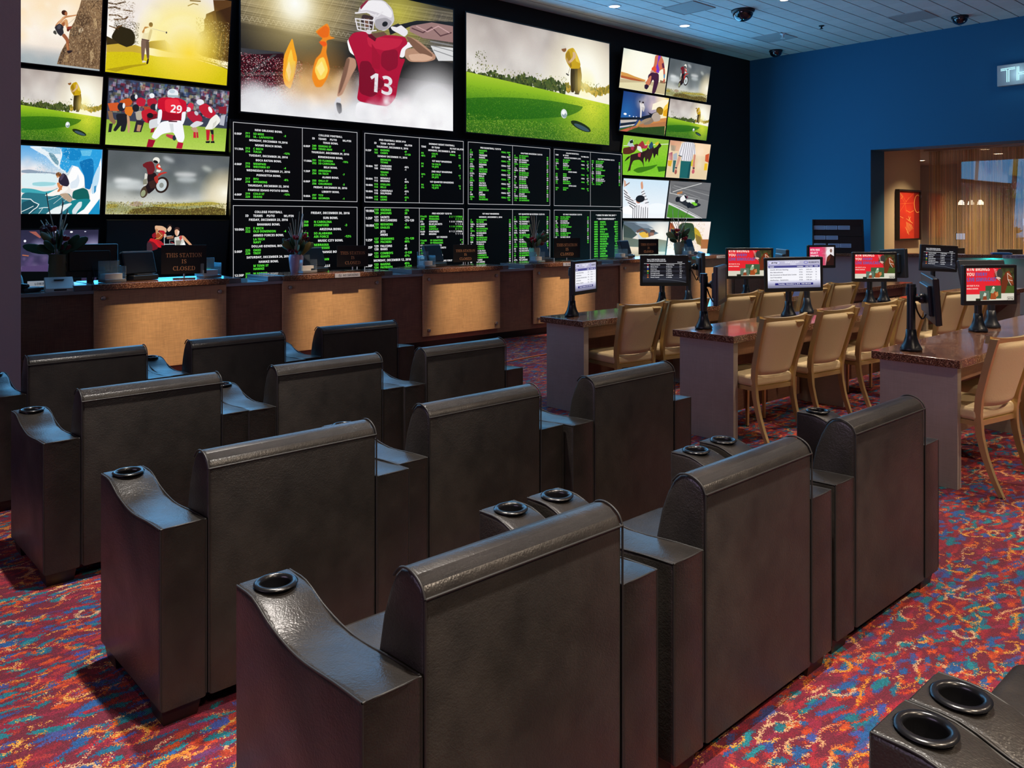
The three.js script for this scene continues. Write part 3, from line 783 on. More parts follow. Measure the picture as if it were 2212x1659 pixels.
PIC.golf = picture(1100, 0.552, (x, W, H, k) => {
  x.fillStyle = grad(x, 0, H * 0.62, [[0, '#a89c94'], [0.25, '#c4b8b0'], [0.6, '#e4e0da'], [1, '#f2eee2']]); x.fillRect(0, 0, W, H);
  puffs(x, 90, 0, W * 0.8, 0, H * 0.5, 40, 150, ['#b4a8a2', '#d8d0c8', '#9c928e', '#f0ece4'], 0.25);
  glow(x, W * 0.8, H * 0.37, W * 0.32, [[0, 'rgba(255,255,250,1)'], [0.35, 'rgba(255,252,235,0.95)'], [0.7, 'rgba(255,246,215,0.5)'], [1, 'rgba(255,244,210,0)']]);
  for (let i = 0; i < 900; i++) { const t = rnd(), px = t * W, top = H * (0.47 - 0.02 * t + 0.035 * Math.sin(t * 30) * rnd() + 0.09 * Math.max(0, 0.45 - t) * rnd()); x.fillStyle = t > 0.66 ? pick(['#a08a30', '#c8a840', '#8a8030', '#b89838']) : pick(['#3c4a22', '#2c3818', '#54602c', '#485a28']); x.beginPath(); x.ellipse(px, top + rr(0, H * (t > 0.66 ? 0.05 : 0.1)), rr(4, 13), rr(5, 14), 0, 0, 7); x.fill(); }
  strokes(x, 260, 0, W, H * 0.4, H * 0.5, 6, 10, ['#4a5626', '#6a7234', '#8a8a3a'], 0.8);
  strokes(x, 40, W * 0.05, W * 0.12, H * 0.29, H * 0.42, 7, 7, ['#6a6a40', '#54582c'], 0.9);
  x.beginPath(); x.moveTo(0, H * 0.495); x.quadraticCurveTo(W * 0.5, H * 0.545, W, H * 0.6); x.lineTo(W, H); x.lineTo(0, H); x.closePath();
  x.fillStyle = grad(x, H * 0.5, H, [[0, '#a8c82e'], [0.18, '#8ab81e'], [0.45, '#4e8a16'], [0.75, '#3c7614'], [1, '#34661a']]); x.fill();
  x.save(); x.clip();
  glow(x, W * 0.86, H * 0.66, W * 0.34, [[0, 'rgba(220,224,60,0.95)'], [1, 'rgba(190,210,40,0)']]);
  x.fillStyle = 'rgba(20,84,10,0.62)'; x.beginPath(); x.moveTo(W * 0.79, H * 0.655); x.bezierCurveTo(W * 0.5, H * 0.62, W * 0.2, H * 0.66, 0, H * 0.72); x.lineTo(0, H * 0.9); x.bezierCurveTo(W * 0.3, H * 0.86, W * 0.55, H * 0.8, W * 0.66, H * 0.77); x.quadraticCurveTo(W * 0.78, H * 0.71, W * 0.79, H * 0.655); x.fill();
  strokes(x, 9000, 0, W, H * 0.6, H, 5, 3, ['#2c6210', '#84b82a', '#5c9c1c', '#1f4c0c', '#a4cc3a'], 0.33);
  strokes(x, 2600, 0, W, H * 0.84, H, 7, 6, ['#2a560e', '#9cc038', '#5c8a1c', '#c4d060'], 0.4); x.restore();
  x.fillStyle = '#1e2c10'; x.beginPath(); x.ellipse(W * 0.775, H * 0.845, W * 0.078, H * 0.036, 0.24, 0, 7); x.fill();
  x.fillStyle = '#3d5560'; x.beginPath(); x.ellipse(W * 0.782, H * 0.856, W * 0.06, H * 0.02, 0.24, 0, 7); x.fill();
  const bx0 = W * 0.648, by = H * 0.745; x.fillStyle = '#dfe6e6'; x.beginPath(); x.ellipse(bx0, by, W * 0.023, W * 0.024, 0, 0, 7); x.fill(); x.fillStyle = '#8fa4a4'; x.beginPath(); x.ellipse(bx0 + 3, by + 9, W * 0.018, W * 0.012, 0, 0, 7); x.fill(); x.fillStyle = '#fff'; x.beginPath(); x.ellipse(bx0 - 4, by - 6, W * 0.011, W * 0.011, 0, 0, 7); x.fill();
  draw(x, FIG.GOLF, k);
  glow(x, W * 0.805, H * 0.44, W * 0.1, [[0, 'rgba(255,244,170,0.75)'], [1, 'rgba(255,240,140,0)']]);
});
PIC.football = picture(760, 0.539, (x, W, H, k) => {
  x.fillStyle = '#3a4052'; x.fillRect(0, 0, W, H);
  strokes(x, 900, 0, W, 0, H * 0.45, 26, 30, ['#27406e', '#5a2436', '#20242e', '#7a8aa8', '#c8c4cc', '#a8a07a', '#3c5a8c', '#4a2a34', '#6a7a5a', '#b8a8c4', '#8a2038', '#20283a'], 0.6);
  puffs(x, 60, 0, W, 0, H * 0.4, 10, 30, ['#d8d4dc', '#3a64a8', '#1a1c26', '#b09a6a'], 0.4);
  x.fillStyle = grad(x, H * 0.6, H, [[0, '#8fae3c'], [0.5, '#a4c84a'], [1, '#b6d45a']]); x.fillRect(0, H * 0.62, W, H * 0.38);
  strokes(x, 1500, 0, W, H * 0.62, H, 6, 3, ['#8aa838', '#c4de6a', '#9cbe44'], 0.5);
  draw(x, FIG.L4, k);
  x.fillStyle = '#f6f0f2'; x.font = 'bold ' + Math.round(H * 0.17) + 'px sans-serif'; x.textAlign = 'center'; x.fillText('29', W * 0.548, H * 0.435);
});
PIC.surfer = picture(620, 0.77, (x, W, H, k) => {
  x.fillStyle = grad(x, 0, H * 0.45, [[0, '#5aa8e4'], [0.55, '#a4ccec'], [1, '#f0e8e4']]); x.fillRect(0, 0, W, H);
  puffs(x, 20, 0, W * 0.4, H * 0.2, H * 0.4, 20, 60, ['#ffffff', '#f4e4e0'], 0.5);
  draw(x, FIG.L5, k);
  strokes(x, 500, W * 0.3, W * 0.65, 0, H * 0.4, 5, 5, ['#ffffff', '#8ac4e0', '#6a9cb0', '#dcecf4'], 0.7);
  strokes(x, 160, W * 0.6, W * 0.95, 0, H * 0.3, 9, 4, ['#7ad0f4', '#1a8ccc', '#a4e0f8'], 0.4);
});
PIC.motocross = picture(760, 0.522, (x, W, H, k) => {
  x.fillStyle = grad(x, 0, H, [[0, '#5e6468'], [0.35, '#747a7a'], [0.55, '#a4acae'], [0.8, '#d8d8ce'], [1, '#e0d8b0']]); x.fillRect(0, 0, W, H);
  puffs(x, 70, 0, W, 0, H * 0.65, 40, 110, ['#4c545c', '#5a625e', '#8a9294', '#6a6e66', '#40484e'], 0.3);
  x.save(); x.globalAlpha = 0.62; x.filter = 'blur(9px)'; draw(x, FIG.L6.slice(0, 8), k); x.restore();
  glow(x, W * 0.98, H * 0.62, W * 0.24, [[0, 'rgba(255,252,236,1)'], [0.5, 'rgba(255,236,190,0.6)'], [1, 'rgba(255,226,160,0)']]);
  draw(x, FIG.L6.slice(8, 12), k);
  strokes(x, 1800, 0, W, H * 0.79, H, 5, 9, ['#8a8a3c', '#5a5220', '#b8a850', '#6a6a2c', '#4a3c18', '#c8b860'], 0.55);
  strokes(x, 60, W * 0.14, W * 0.38, H * 0.72, H * 0.86, 3, 3, ['#5a5248', '#8a7c70'], 0.7);
  draw(x, FIG.L6.slice(12), k);
});
PIC.dunk = picture(560, 0.83, (x, W, H, k) => {
  x.fillStyle = grad(x, 0, H, [[0, '#2a2840'], [0.4, '#3c3856'], [0.6, '#4a3c62'], [1, '#08080c']]); x.fillRect(0, 0, W, H);
  puffs(x, 60, W * 0.1, W, H * 0.4, H * 0.56, 10, 40, ['#6a5484', '#8a7aa0', '#3a3054'], 0.4); glow(x, W * 0.95, H * 0.3, W * 0.2, [[0, 'rgba(240,240,255,0.9)'], [1, 'rgba(160,150,210,0)']]); glow(x, W * 0.36, H * 0.25, W * 0.12, [[0, 'rgba(230,230,255,0.7)'], [1, 'rgba(160,150,210,0)']]);
  draw(x, FIG.L7, k);
});
PIC.duel = picture(640, 0.54, (x, W, H, k) => { x.fillStyle = '#020204'; x.fillRect(0, 0, W, H); draw(x, FIG.L8, k); });
PIC.runner = picture(400, 0.53, (x, W, H, k) => { x.fillStyle = grad(x, 0, H, [[0, '#c8d4c8'], [0.3, '#fbf6da'], [1, '#fff4cc']]); x.fillRect(0, 0, W, H); glow(x, W * 0.4, H * 0.35, W * 0.5, [[0, 'rgba(255,254,240,1)'], [0.5, 'rgba(255,252,232,0.9)'], [1, 'rgba(255,250,230,0)']]); draw(x, FIG.R1, k); });
PIC.baseball = picture(400, 0.535, (x, W, H, k) => { const g = x.createLinearGradient(0, H * 0.4, W, H * 0.2); [[0, '#1a3c7c'], [0.45, '#3a4c80'], [0.7, '#b8a8b4'], [0.9, '#ffe9b8'], [1, '#ffd870']].forEach(([t, c]) => g.addColorStop(t, c)); x.fillStyle = g; x.fillRect(0, 0, W, H); glow(x, W * 0.1, H * 0.55, W * 0.3, [[0, 'rgba(40,110,180,0.9)'], [1, 'rgba(40,110,180,0)']]); puffs(x, 30, W * 0.35, W * 0.9, 0, H * 0.4, 20, 60, ['#f4d8d0', '#8a84a8', '#ffeac8'], 0.3); glow(x, W * 0.9, H * 0.35, W * 0.22, [[0, 'rgba(255,250,225,1)'], [1, 'rgba(255,240,190,0)']]); draw(x, FIG.R3, k); strokes(x, 500, W * 0.2, W, H * 0.83, H, 4, 4, ['#2c4a18', '#4a6a24', '#1c3410'], 0.5); });
PIC.horses = picture(400, 0.535, (x, W, H, k) => { x.fillStyle = grad(x, 0, H, [[0, '#94bc40'], [0.4, '#8ccc2c'], [0.7, '#74c020'], [1, '#84cc30']]); x.fillRect(0, 0, W, H); strokes(x, 1400, 0, W, 0, H, 6, 3, ['#7ab028', '#a4dc4c', '#5c9c1c', '#b4e460'], 0.45); draw(x, FIG.R5, k); });
PIC.referee = picture(400, 0.531, (x, W, H, k) => { x.fillStyle = grad(x, 0, H, [[0, '#f0c8a4'], [0.5, '#f6e0c0'], [1, '#ecd8b0']]); x.fillRect(0, 0, W, H); draw(x, FIG.R6.slice(0, 5), k); puffs(x, 16, 0, W, 0, H * 0.6, 20, 60, ['#ffe4c4', '#fff0dc', '#e8b890'], 0.4); draw(x, FIG.R6.slice(5), k); });
PIC.signal = picture(400, 0.542, (x, W, H, k) => { x.fillStyle = grad(x, 0, H, [[0, '#cfe6f6'], [0.5, '#e4f0f8'], [1, '#f4f8fc']]); x.fillRect(0, 0, W, H); draw(x, FIG.R7, k); });
PIC.racecar = picture(400, 0.538, (x, W, H, k) => { x.fillStyle = '#707072'; x.fillRect(0, 0, W, H); draw(x, FIG.R8, k); });
PIC.sprinter = picture(400, 0.551, (x, W, H, k) => { x.fillStyle = grad(x, 0, H, [[0, '#9aacbc'], [0.4, '#e8dcd0'], [0.7, '#f0d8b8'], [1, '#8a8468']]); x.fillRect(0, 0, W, H); glow(x, W * 0.85, H * 0.3, W * 0.4, [[0, 'rgba(255,250,240,1)'], [1, 'rgba(255,244,225,0)']]); draw(x, FIG.R9, k); });
PIC.tennis = picture(400, 0.546, (x, W, H, k) => { x.fillStyle = grad(x, 0, H, [[0, '#fff2ea'], [0.5, '#fdeadd'], [1, '#f4dcc0']]); x.fillRect(0, 0, W, H); draw(x, FIG.R10.slice(0, 6), k); strokes(x, 500, 0, W * 0.85, 0, H * 0.7, 6, 6, ['#c8a020', '#a86a1c', '#48581c', '#e0b83a', '#8a3c14'], 0.28); draw(x, FIG.R10.slice(6), k); });
PIC.stadium = picture(1400, 0.549, (x, W, H, k) => {
  x.fillStyle = grad(x, 0, H, [[0, '#4c4432'], [0.2, '#5a5244'], [0.33, '#4a4642'], [0.42, '#1e1c1c'], [0.6, '#2c2628'], [1, '#c8c8ca']]); x.fillRect(0, 0, W, H);
  // roof trusses
  x.lineWidth = 2; for (let i = 0; i < 90; i++) { x.strokeStyle = pick(['rgba(190,180,160,0.5)', 'rgba(60,54,44,0.7)', 'rgba(150,140,120,0.5)']); const a = rr(-0.1, 1.1) * W; x.beginPath(); x.moveTo(a, H * 0.05); x.lineTo(a - W * 0.1 + rr(-30, 30), H * 0.4); x.stroke(); x.beginPath(); x.moveTo(0, H * (0.1 + 0.3 * i / 90)); x.lineTo(W, H * (0.02 + 0.42 * i / 90)); x.stroke(); }
  for (let i = 0; i < 46; i++) { const a = i / 46 * W, t = H * (0.335 + 0.05 * Math.abs(i / 46 - 0.3)); x.strokeStyle = 'rgba(200,196,188,0.55)'; x.lineWidth = 2.5; x.beginPath(); x.moveTo(a, t); x.lineTo(a + W / 92, t + 26); x.lineTo(a + W / 46, t); x.stroke(); }
  x.fillStyle = '#242221'; x.fillRect(0, H * 0.44, W, H * 0.18);
  glow(x, W * 0.22, H * 0.2, W * 0.3, [[0, 'rgba(255,255,250,1)'], [0.16, 'rgba(255,250,225,0.95)'], [0.45, 'rgba(255,226,140,0.5)'], [1, 'rgba(255,214,110,0)']]);
  glow(x, W * 0.7, H * 0.12, W * 0.22, [[0, 'rgba(220,210,70,0.75)'], [1, 'rgba(220,205,60,0)']]);
  draw(x, FIG.BIG.slice(0, 12), k);
  strokes(x, 3000, 0, W * 0.25, H * 0.6, H * 0.93, 5, 5, ['#b02038', '#5a1020', '#e0a0a8', '#7a1828', '#f0e0e0', '#2a080c'], 0.8);
  strokes(x, 900, W * 0.24, W * 0.52, H * 0.6, H * 0.85, 5, 5, ['#a8404c', '#6a3038', '#c8b0b4', '#8a5058'], 0.35);
  draw(x, FIG.BIG.slice(12, 15), k);
  puffs(x, 160, W * 0.0, W, H * 0.84, H * 1.05, 40, 130, ['#f0f0f2', '#dcdce0', '#ffffff', '#c8c8ce'], 0.45);
  puffs(x, 60, W * 0.2, W * 0.55, H * 0.66, H * 0.9, 30, 90, ['#d8d4d6', '#b8b4b8', '#eceaec'], 0.3);
  glow(x, W * 0.9, H * 0.86, W * 0.24, [[0, 'rgba(255,255,255,1)'], [0.5, 'rgba(250,250,252,0.8)'], [1, 'rgba(240,240,244,0)']]);
  glow(x, W * 0.255, H * 0.74, W * 0.13, [[0, 'rgba(255,180,60,0.5)'], [1, 'rgba(255,150,40,0)']]); glow(x, W * 0.375, H * 0.7, W * 0.14, [[0, 'rgba(255,180,60,0.5)'], [1, 'rgba(255,150,40,0)']]);
  x.save(); x.filter = 'blur(1.5px)'; draw(x, FIG.BIG.slice(15, 24), k); x.restore();
  draw(x, FIG.BIG.slice(24), k);
  x.save(); x.translate(W * 0.614, H * 0.762); x.transform(1, 0.1, -0.06, 1, 0, 0); x.fillStyle = '#e6e2e6'; x.font = 'bold ' + Math.round(H * 0.2) + 'px sans-serif'; x.textAlign = 'center'; x.fillText('13', 0, 0); x.restore();
  strokes(x, 60, W * 0.56, W * 0.68, H * 0.66, H * 0.8, 26, 3, ['#3c3438', '#8a1030', '#ada4aa'], 0.28);
  puffs(x, 90, W * 0.55, W * 0.95, H * 0.86, H * 1.02, 25, 80, ['#f4f4f6', '#e4e0e4', '#ffffff'], 0.4);
  puffs(x, 26, W * 0.63, W * 0.76, H * 0.75, H * 0.9, 14, 44, ['#ecdfe4', '#f6f2f4'], 0.4);
  puffs(x, 40, W * 0.0, W * 0.55, H * 0.9, H * 1.02, 30, 100, ['#f4f4f6', '#e0e0e4'], 0.4);
});
// ---------------------------------------------------------------- odds boards: each half is a list of rows
// '^' heading, '=' column heads, 'T|time' starts a pair, 'g|' green row, 'w|' white row; fields: left, name, right ...
const BW = 1024, BH = 560;
function board(halves, full = true) {
  const [c, x] = canvas(BW, BH); x.fillStyle = '#030304'; x.fillRect(0, 0, BW, BH);
  x.strokeStyle = '#c8c8cc'; x.lineWidth = 4; x.strokeRect(3, 3, BW - 6, BH - 6); const mid = BW * (halves[2] || 0.53); x.beginPath(); x.moveTo(mid, 3); x.lineTo(mid, BH); x.stroke();
  [0, 1].forEach((h) => {
    const { rows, cols, size, top = 0.05, bottom = 0.97, cond = 1 } = halves[h], x0 = h ? mid : 0, w = h ? BW - mid : mid;
    const units = rows.reduce((a, r) => a + (r[0] === '^' ? 1.5 : r[0] === '_' ? +r.slice(1) : r[0] === 'T' ? 0 : 1), 0), u = size || BH * (bottom - top) / units;
    let y = BH * top; const fs = Math.min(u * 0.98, 30);
    const put = (s0, px, col, al) => { const s = s0.replace(/⁄/g, '/'); x.save(); x.font = 'bold ' + fs.toFixed(1) + 'px sans-serif'; x.textAlign = al; x.fillStyle = col; x.translate(px, y); x.scale(cond, 1); x.fillText(s, 0, 0); x.restore(); };
    for (const r of rows) {
      if (r[0] === '_') { y += u * +r.slice(1); continue; }
      if (r[0] === '^') { y += u * 1.25; put(r.slice(1), x0 + w * 0.5, '#f4f4f6', 'center'); y += u * 0.25; continue; }
      if (r[0] === 'T') { y += u * 1.35; put(r.slice(2), x0 + w * 0.02, '#f4f4f6', 'left'); y -= u * 1.35; continue; }
      const f = r.split('|'); y += u;
      f.slice(1).forEach((s, i) => { const [p, al] = cols[i]; if (s) put(s, x0 + w * p, f[0] === 'g' ? '#5cf23c' : '#f4f4f6', al || 'left'); });
    }
  });
  return tex(c);
}
const C1 = [[0.17], [0.28], [0.72]], HEADS = [[0.02], [0.2], [0.3], [0.62], [0.82]];
const PRE = (s) => s.split('/');
const colsA = { cols: C1 };
const BOARDS = {};
BOARDS.bowlA = board([{ cols: C1, rows: PRE('^NEW ORLEANS BOWL/T|6:00P/g|211|SO MISS|-3/g|212|UL - LAFAYETTE/^MONDAY, DECEMBER 19,2016/^MIAMI BEACH BOWL/T|11:30A/g|213|C MICH/g|214|TULSA|-12½/^TUESDAY, DECEMBER 20, 2016/^BOCA RATON BOWL/T|4:00P/g|215|MEMPHIS/g|216|WESTERN KY|-4/^WEDNESDAY, DECEMBER 21, 2016/^POINSETTIA BOWL/T|6:00P/g|217|BYU|-8½/g|218|WYOMING/^THURSDAY, DECMEBER 22, 2016/^FAMOUS IDAHO POTATO BOWL/T|4:00P/g|219|COLO ST|-13½/g|220|IDAHO') },
  { cols: C1, rows: PRE('^COLLEGE FOOTBALL/w|ID|TEAMS     PS⁄TO|ML⁄FIN/^TEXAS BOWL/T|6:00P/g|249|KANSAS ST/g|250|TEXAS A&M|-2/^THURSDAY, DECEMBER 29, 2016/^BIRMINGHAM BOWL/T|11:00A/g|251|SO FLORIDA|-10½/g|252|SO CAROLINA/^BELK BOWL/T|1:30P/g|253|ARKANSAS/g|254|VA TECH|-7/^ALAMO BOWL/T|6:00P/g|255|OKLA ST/g|256|COLORADO|-3/^FRIDAY, DECEMBER 30, 2016/^LIBERTY BOWL/T|9:00A/g|257|TCU/g|258|GEORGIA|-1') }]);
BOARDS.proA = board([{ cols: C1, rows: PRE('^PRO FOOTBALL WEEK #14/w|ID|TEAM  PS⁄TOT|ML⁄FIN/^THURSDAY, DECEMBER 8, 2016/T|5:25P/g|101|RAIDERS|47/g|102|CHIEFS|-3-120/^SUNDAY DECEMBER 11, 2016/g||BRONCOS/g||TITANS/_0.3/T|10:00A/w|107|CHARGERS|48½/w|108|PANTHERS|-1/_0.3/g||TEXANS/g||COLTS/_0.3/T|10:00A/w|111|BENGALS|-6/w|112|BROWNS|43½/_0.3/T|10:00A/g|113|STEELERS|-2/g|114|BILLS|47/_0.3/T|10:00A/w|115|CARDINALS|43½/w|116|DOLPHINS|-1/_0.3/T|10:00A/g|117|BEARS|43½/g|118|LIONS|-8') },
  { cols: [[0.04], [0.27], [0.68], [0.93, 'right']], size: 22, rows: PRE('^MONDAY NIGHT FOOTBALL/w|TIME|ID TEAM|PS⁄TOT ML⁄FIN/^MONDAY, DECEMBER 5, 2016/g|PK|COLTS|FINAL|41/g|48½|JETS||10/_0.6/^1ST HALF WAGERING/g|PK|1H COLTS||24/g|24|1H JETS||3/_0.6/^2ND HALF WAGERING/g|24½|2H COLTS||17/g|-1|2H JETS||7/_0.6/^1ST QUARTER WAGERING/g|PK|1Q COLTS||14/g|9½|1Q JETS||0') }]);
const pairs = (pre, names, left, right, fin) => names.split(',').map((n, i) => ((i >> 1) % 2 ? 'w|' : 'g|') + left.split(',')[i % left.split(',').length] + '|' + pre + n + '|' + (fin && i % 2 === 0 ? 'FINAL' : '') + '|' + right.split(',')[i % right.split(',').length]);
const NBA = 'NUGGETS,76ERS,THUNDER,HAWKS,CAVALIERS,RAPTORS,WIZARDS,NETS,GRIZZLIES,PELICANS,BLAZERS,BULLS,SPURS,BUCKS,CELTICS,ROCKETS,HORNETS,MAVERICKS,JAZZ,LAKERS,PACERS,WARRIORS';
const NCAA = 'CAL NORTH,ST JOHNS,UCONN,SYRACUSE,BOISE ST,LOY MRYMNT,SIENA,RIDER,NEB OMAHA,IOWA ST,WISC MILW,MONTANA ST,STETSON,IOWA';
const CB = [[0.04], [0.24], [0.74], [0.95, 'right']], CC = [[0.04], [0.17], [0.5], [0.95, 'right']];
BOARDS.nbaA = board([{ cols: CB, bottom: 0.93, rows: ['^PRO BASKETBALL 12⁄5⁄16', ...pairs('', NBA, '-4,210,213,-4,214½,-1½,-6½,218½,196½,-4½,212½,-3½,-6½,207½,218,-6½,-3½,194,-4,198,224½,-15', '106*,98,102*,99,116*,112,118*,113,110*,108,112*,110,97*,96,106*,107,109*,101,107*,101,106*,142', true)] }, { cols: CC, top: 0.09, bottom: 0.93, rows: ['^HALFTIME WAGERING 12⁄5⁄16', ...pairs('2H ', NBA, '-4,103½,104½,-3½,106½,-1,-7½,106½,97,-2,106,-6,-2,107,PK,113½,-4½,96,-3,106½,110½,-1½', '55,45,47,45,54,61,67,47,66,62,44,58,62,50,49,55,51,53,50,43,46,63')] }, 0.52]);
BOARDS.ncaaA = board([{ cols: CB, size: 18.5, top: 0.03, rows: ['^COLLEGE BASKETBALL', 'w|TIME|ID TEAMS|PS⁄TOT|ML⁄FIN', '^MONDAY DECEMBER 5, 2016', ...pairs('', NCAA.split(',').slice(0, 6).join(), '150½,-10½,139½,-6,PK,138½', '71*,76,52*,50,80*,75', true), '^ADDED GAMES', ...pairs('', NCAA.split(',').slice(6, 12).join(), '-4½,152,149,-16½,144,-7½', '88*,71,47*,65,93*,79', true), '^EXTRA GAME', 'g|160½|STETSON|FINAL|68*', 'g|-28|IOWA||95'] }, { cols: CC, size: 18.5, top: 0.09, rows: ['^HALFTIME WAGERING 12⁄5⁄16', ...pairs('2H ', NCAA, '82½,-4½,67,-4,70½,-2,-3½,82½,83,-8½,76½,-2,83,-12½', '38,35,22,40,33,46,44,32,35,51,44,36,41,53')] }, 0.52]);
BOARDS.bowlB = board([{ cols: C1, rows: PRE('^COLLEGE FOOTBALL/w|ID|TEAMS     PS⁄TO|ML⁄FIN/^FRIDAY, DECEMBER 23, 2016/^BAHAMAS BOWL/T|10:00A/g|221|E MICH/g|222|OLD DOMINION|-4/^ARMED FORCES BOWL/g||LA TECH/g||NAVY/^DOLLAR GENERAL BOWL/T|5:00P/g|225|OHIO/g|226|TROY/^SATURDAY, DECEMBER 24, 2016/^HAWAII BOWL/g||M TENN ST/g||HAWAII/_0.5/T|12:30P/g|237|W FOREST/g|238|TEMPLE|-13') },
  { cols: [[0.02], [0.2], [0.76]], rows: PRE('^FRIDAY, DECEMBER 30, 2016/^SUN BOWL/g|259|N CAROLINA/g|260|STANFORD|-3/^ARIZONA BOWL/g|261|SO ALABAMA/g|262|AIR FORCE|-12½/^MUSIC CITY BOWL/g|263|NEBRASKA/g|264|TENNESSEE|-3/^ORANGE BOWL/g|265|FLA ST/g|266|MICHIGAN/w|267|LSU/w|268|LOUISVILLE') , bottom: 0.86 }]);
BOARDS.proB = board([{ cols: C1, bottom: 0.92, top: 0.01, rows: PRE('T|10:00A/g|119|VIKINGS|-3½/g|120|JAGUARS|39/_0.3/T|1:25P/w|121|SAINTS|51½/w|122|BUCCANEERS|-2½-120/_0.3/T|10:00A/g|123|REDSKINS|-1/g|124|EAGLES|46½/_0.3/w||JETS/w||49ERS/_0.3/T|1:25P/g|127|SEAHAWKS|-2½-120/g|128|PACKERS|46½/_0.3/T|1:25P/w|129|FALCONS|-6/w|130|RAMS|45/_0.3/T|5:30P/g|131|COWBOYS|-3-120/g|132|GIANTS|47½/^MONDAY, DECEMBER 12, 2016/T|5:30P/g|133|RAVENS|45½/g|134|PATRIOTS|-7-115') },
  { cols: [[0.02], [0.21], [0.56], [0.98, 'right']], bottom: 0.98, rows: ['^PRO HOCKEY 12⁄5⁄16', ...pairs('', 'SENATORS,PENGUINS,COYOTES,BLUE JACKETS,SABRES,CAPITALS,PANTHERS,BRUINS', '5½o25,-240,5½,-260,5o15,-210,5o20,-160', '2  2  1  5 FINAL,2  3  3  8,1  0  0  1 FINAL,1  1  2  4,1  1  0  2 FINAL,0  1  1  3,0  1  2  3 FINAL,1  1  1  4'), '^1ST PERIOD', ...pairs('  1P ', 'SENATORS,PENGUINS,COYOTES,BLUE JACKETS,SABRES,CAPITALS,PANTHERS,BRUINS', '1½o20,-165,1½o25,-200,1½o60,-160,1½o60,-135', '2 *,2,1 *,1,1,0,0,1'), '^TEAM TO SCORE FIRST', 'g|-250|SENATORS', 'g||PENGUINS', 'w|-120|COYOTES'] }]);
BOARDS.nbaB = board([{ cols: [[0.05], [0.18], [0.5], [0.96, 'right']], rows: ['^1ST HALF WAGERING', '^MONDAY, DECEMBER 5, 2016', ...pairs('1H ', NBA, '-2,106,108½,-2½,PK,109½,-3,112½,98½,-2½,108,-1,-3½,104,110,-3,-1½,97½,-2,99,112,-8', '51,53,55,54,62,51,51,66,44,46,68,52,35,46,57,52,58,48,57,58,60,79')] }, { cols: CC, rows: ['^1ST QUARTER WAGERING 12⁄5⁄16', ...pairs('1Q ', NBA, '-1,54,54½,-½,PK,55½,-1½,56½,50,-1½,54½,-½,-1½,49½,53,-½,-1,49,-1,47½,57,-5', '15,27,25,21,36,27,19,43,17,26,31,22,20,28,31,34,28,24,33,27,30,37')] }, 0.52]);
BOARDS.ncaaB = board([{ cols: CC, size: 20.5, rows: ['^1ST HALF WAGERING 12⁄5⁄16', ...pairs('1H ', NCAA, '70½,-5½,68,-4½,PK,67½,-2½,72½,78½,-11½,67,-4,74½,-14', '26,42,21,23,52,40,44,41,33,46,44,38,38,44')] }, { cols: [[0.12], [0.3], [0.5], [0.88, 'right']], size: 26, rows: ['^* ODDS TO WIN THE 2017 *', '^* NBA CHAMPIONSHIP *', ...'HAWKS,CELTICS,NETS,HORNETS,BULLS,CAVALIERS,MAVERICKS,NUGGETS,PISTONS,WARRIORS,ROCKETS,PACERS,CLIPPERS,LAKERS,GRIZZLIES'.split(',').map((n, i) => 'g|' + (6001 + i) + '|' + n + '||' + '60⁄1,30⁄1,800⁄1,60⁄1,40⁄1,5⁄2,70⁄1,80⁄1,70⁄1,1⁄2,70⁄1,40⁄1,17⁄1,99⁄1,90⁄1'.split(',')[i])] }, 0.52]);

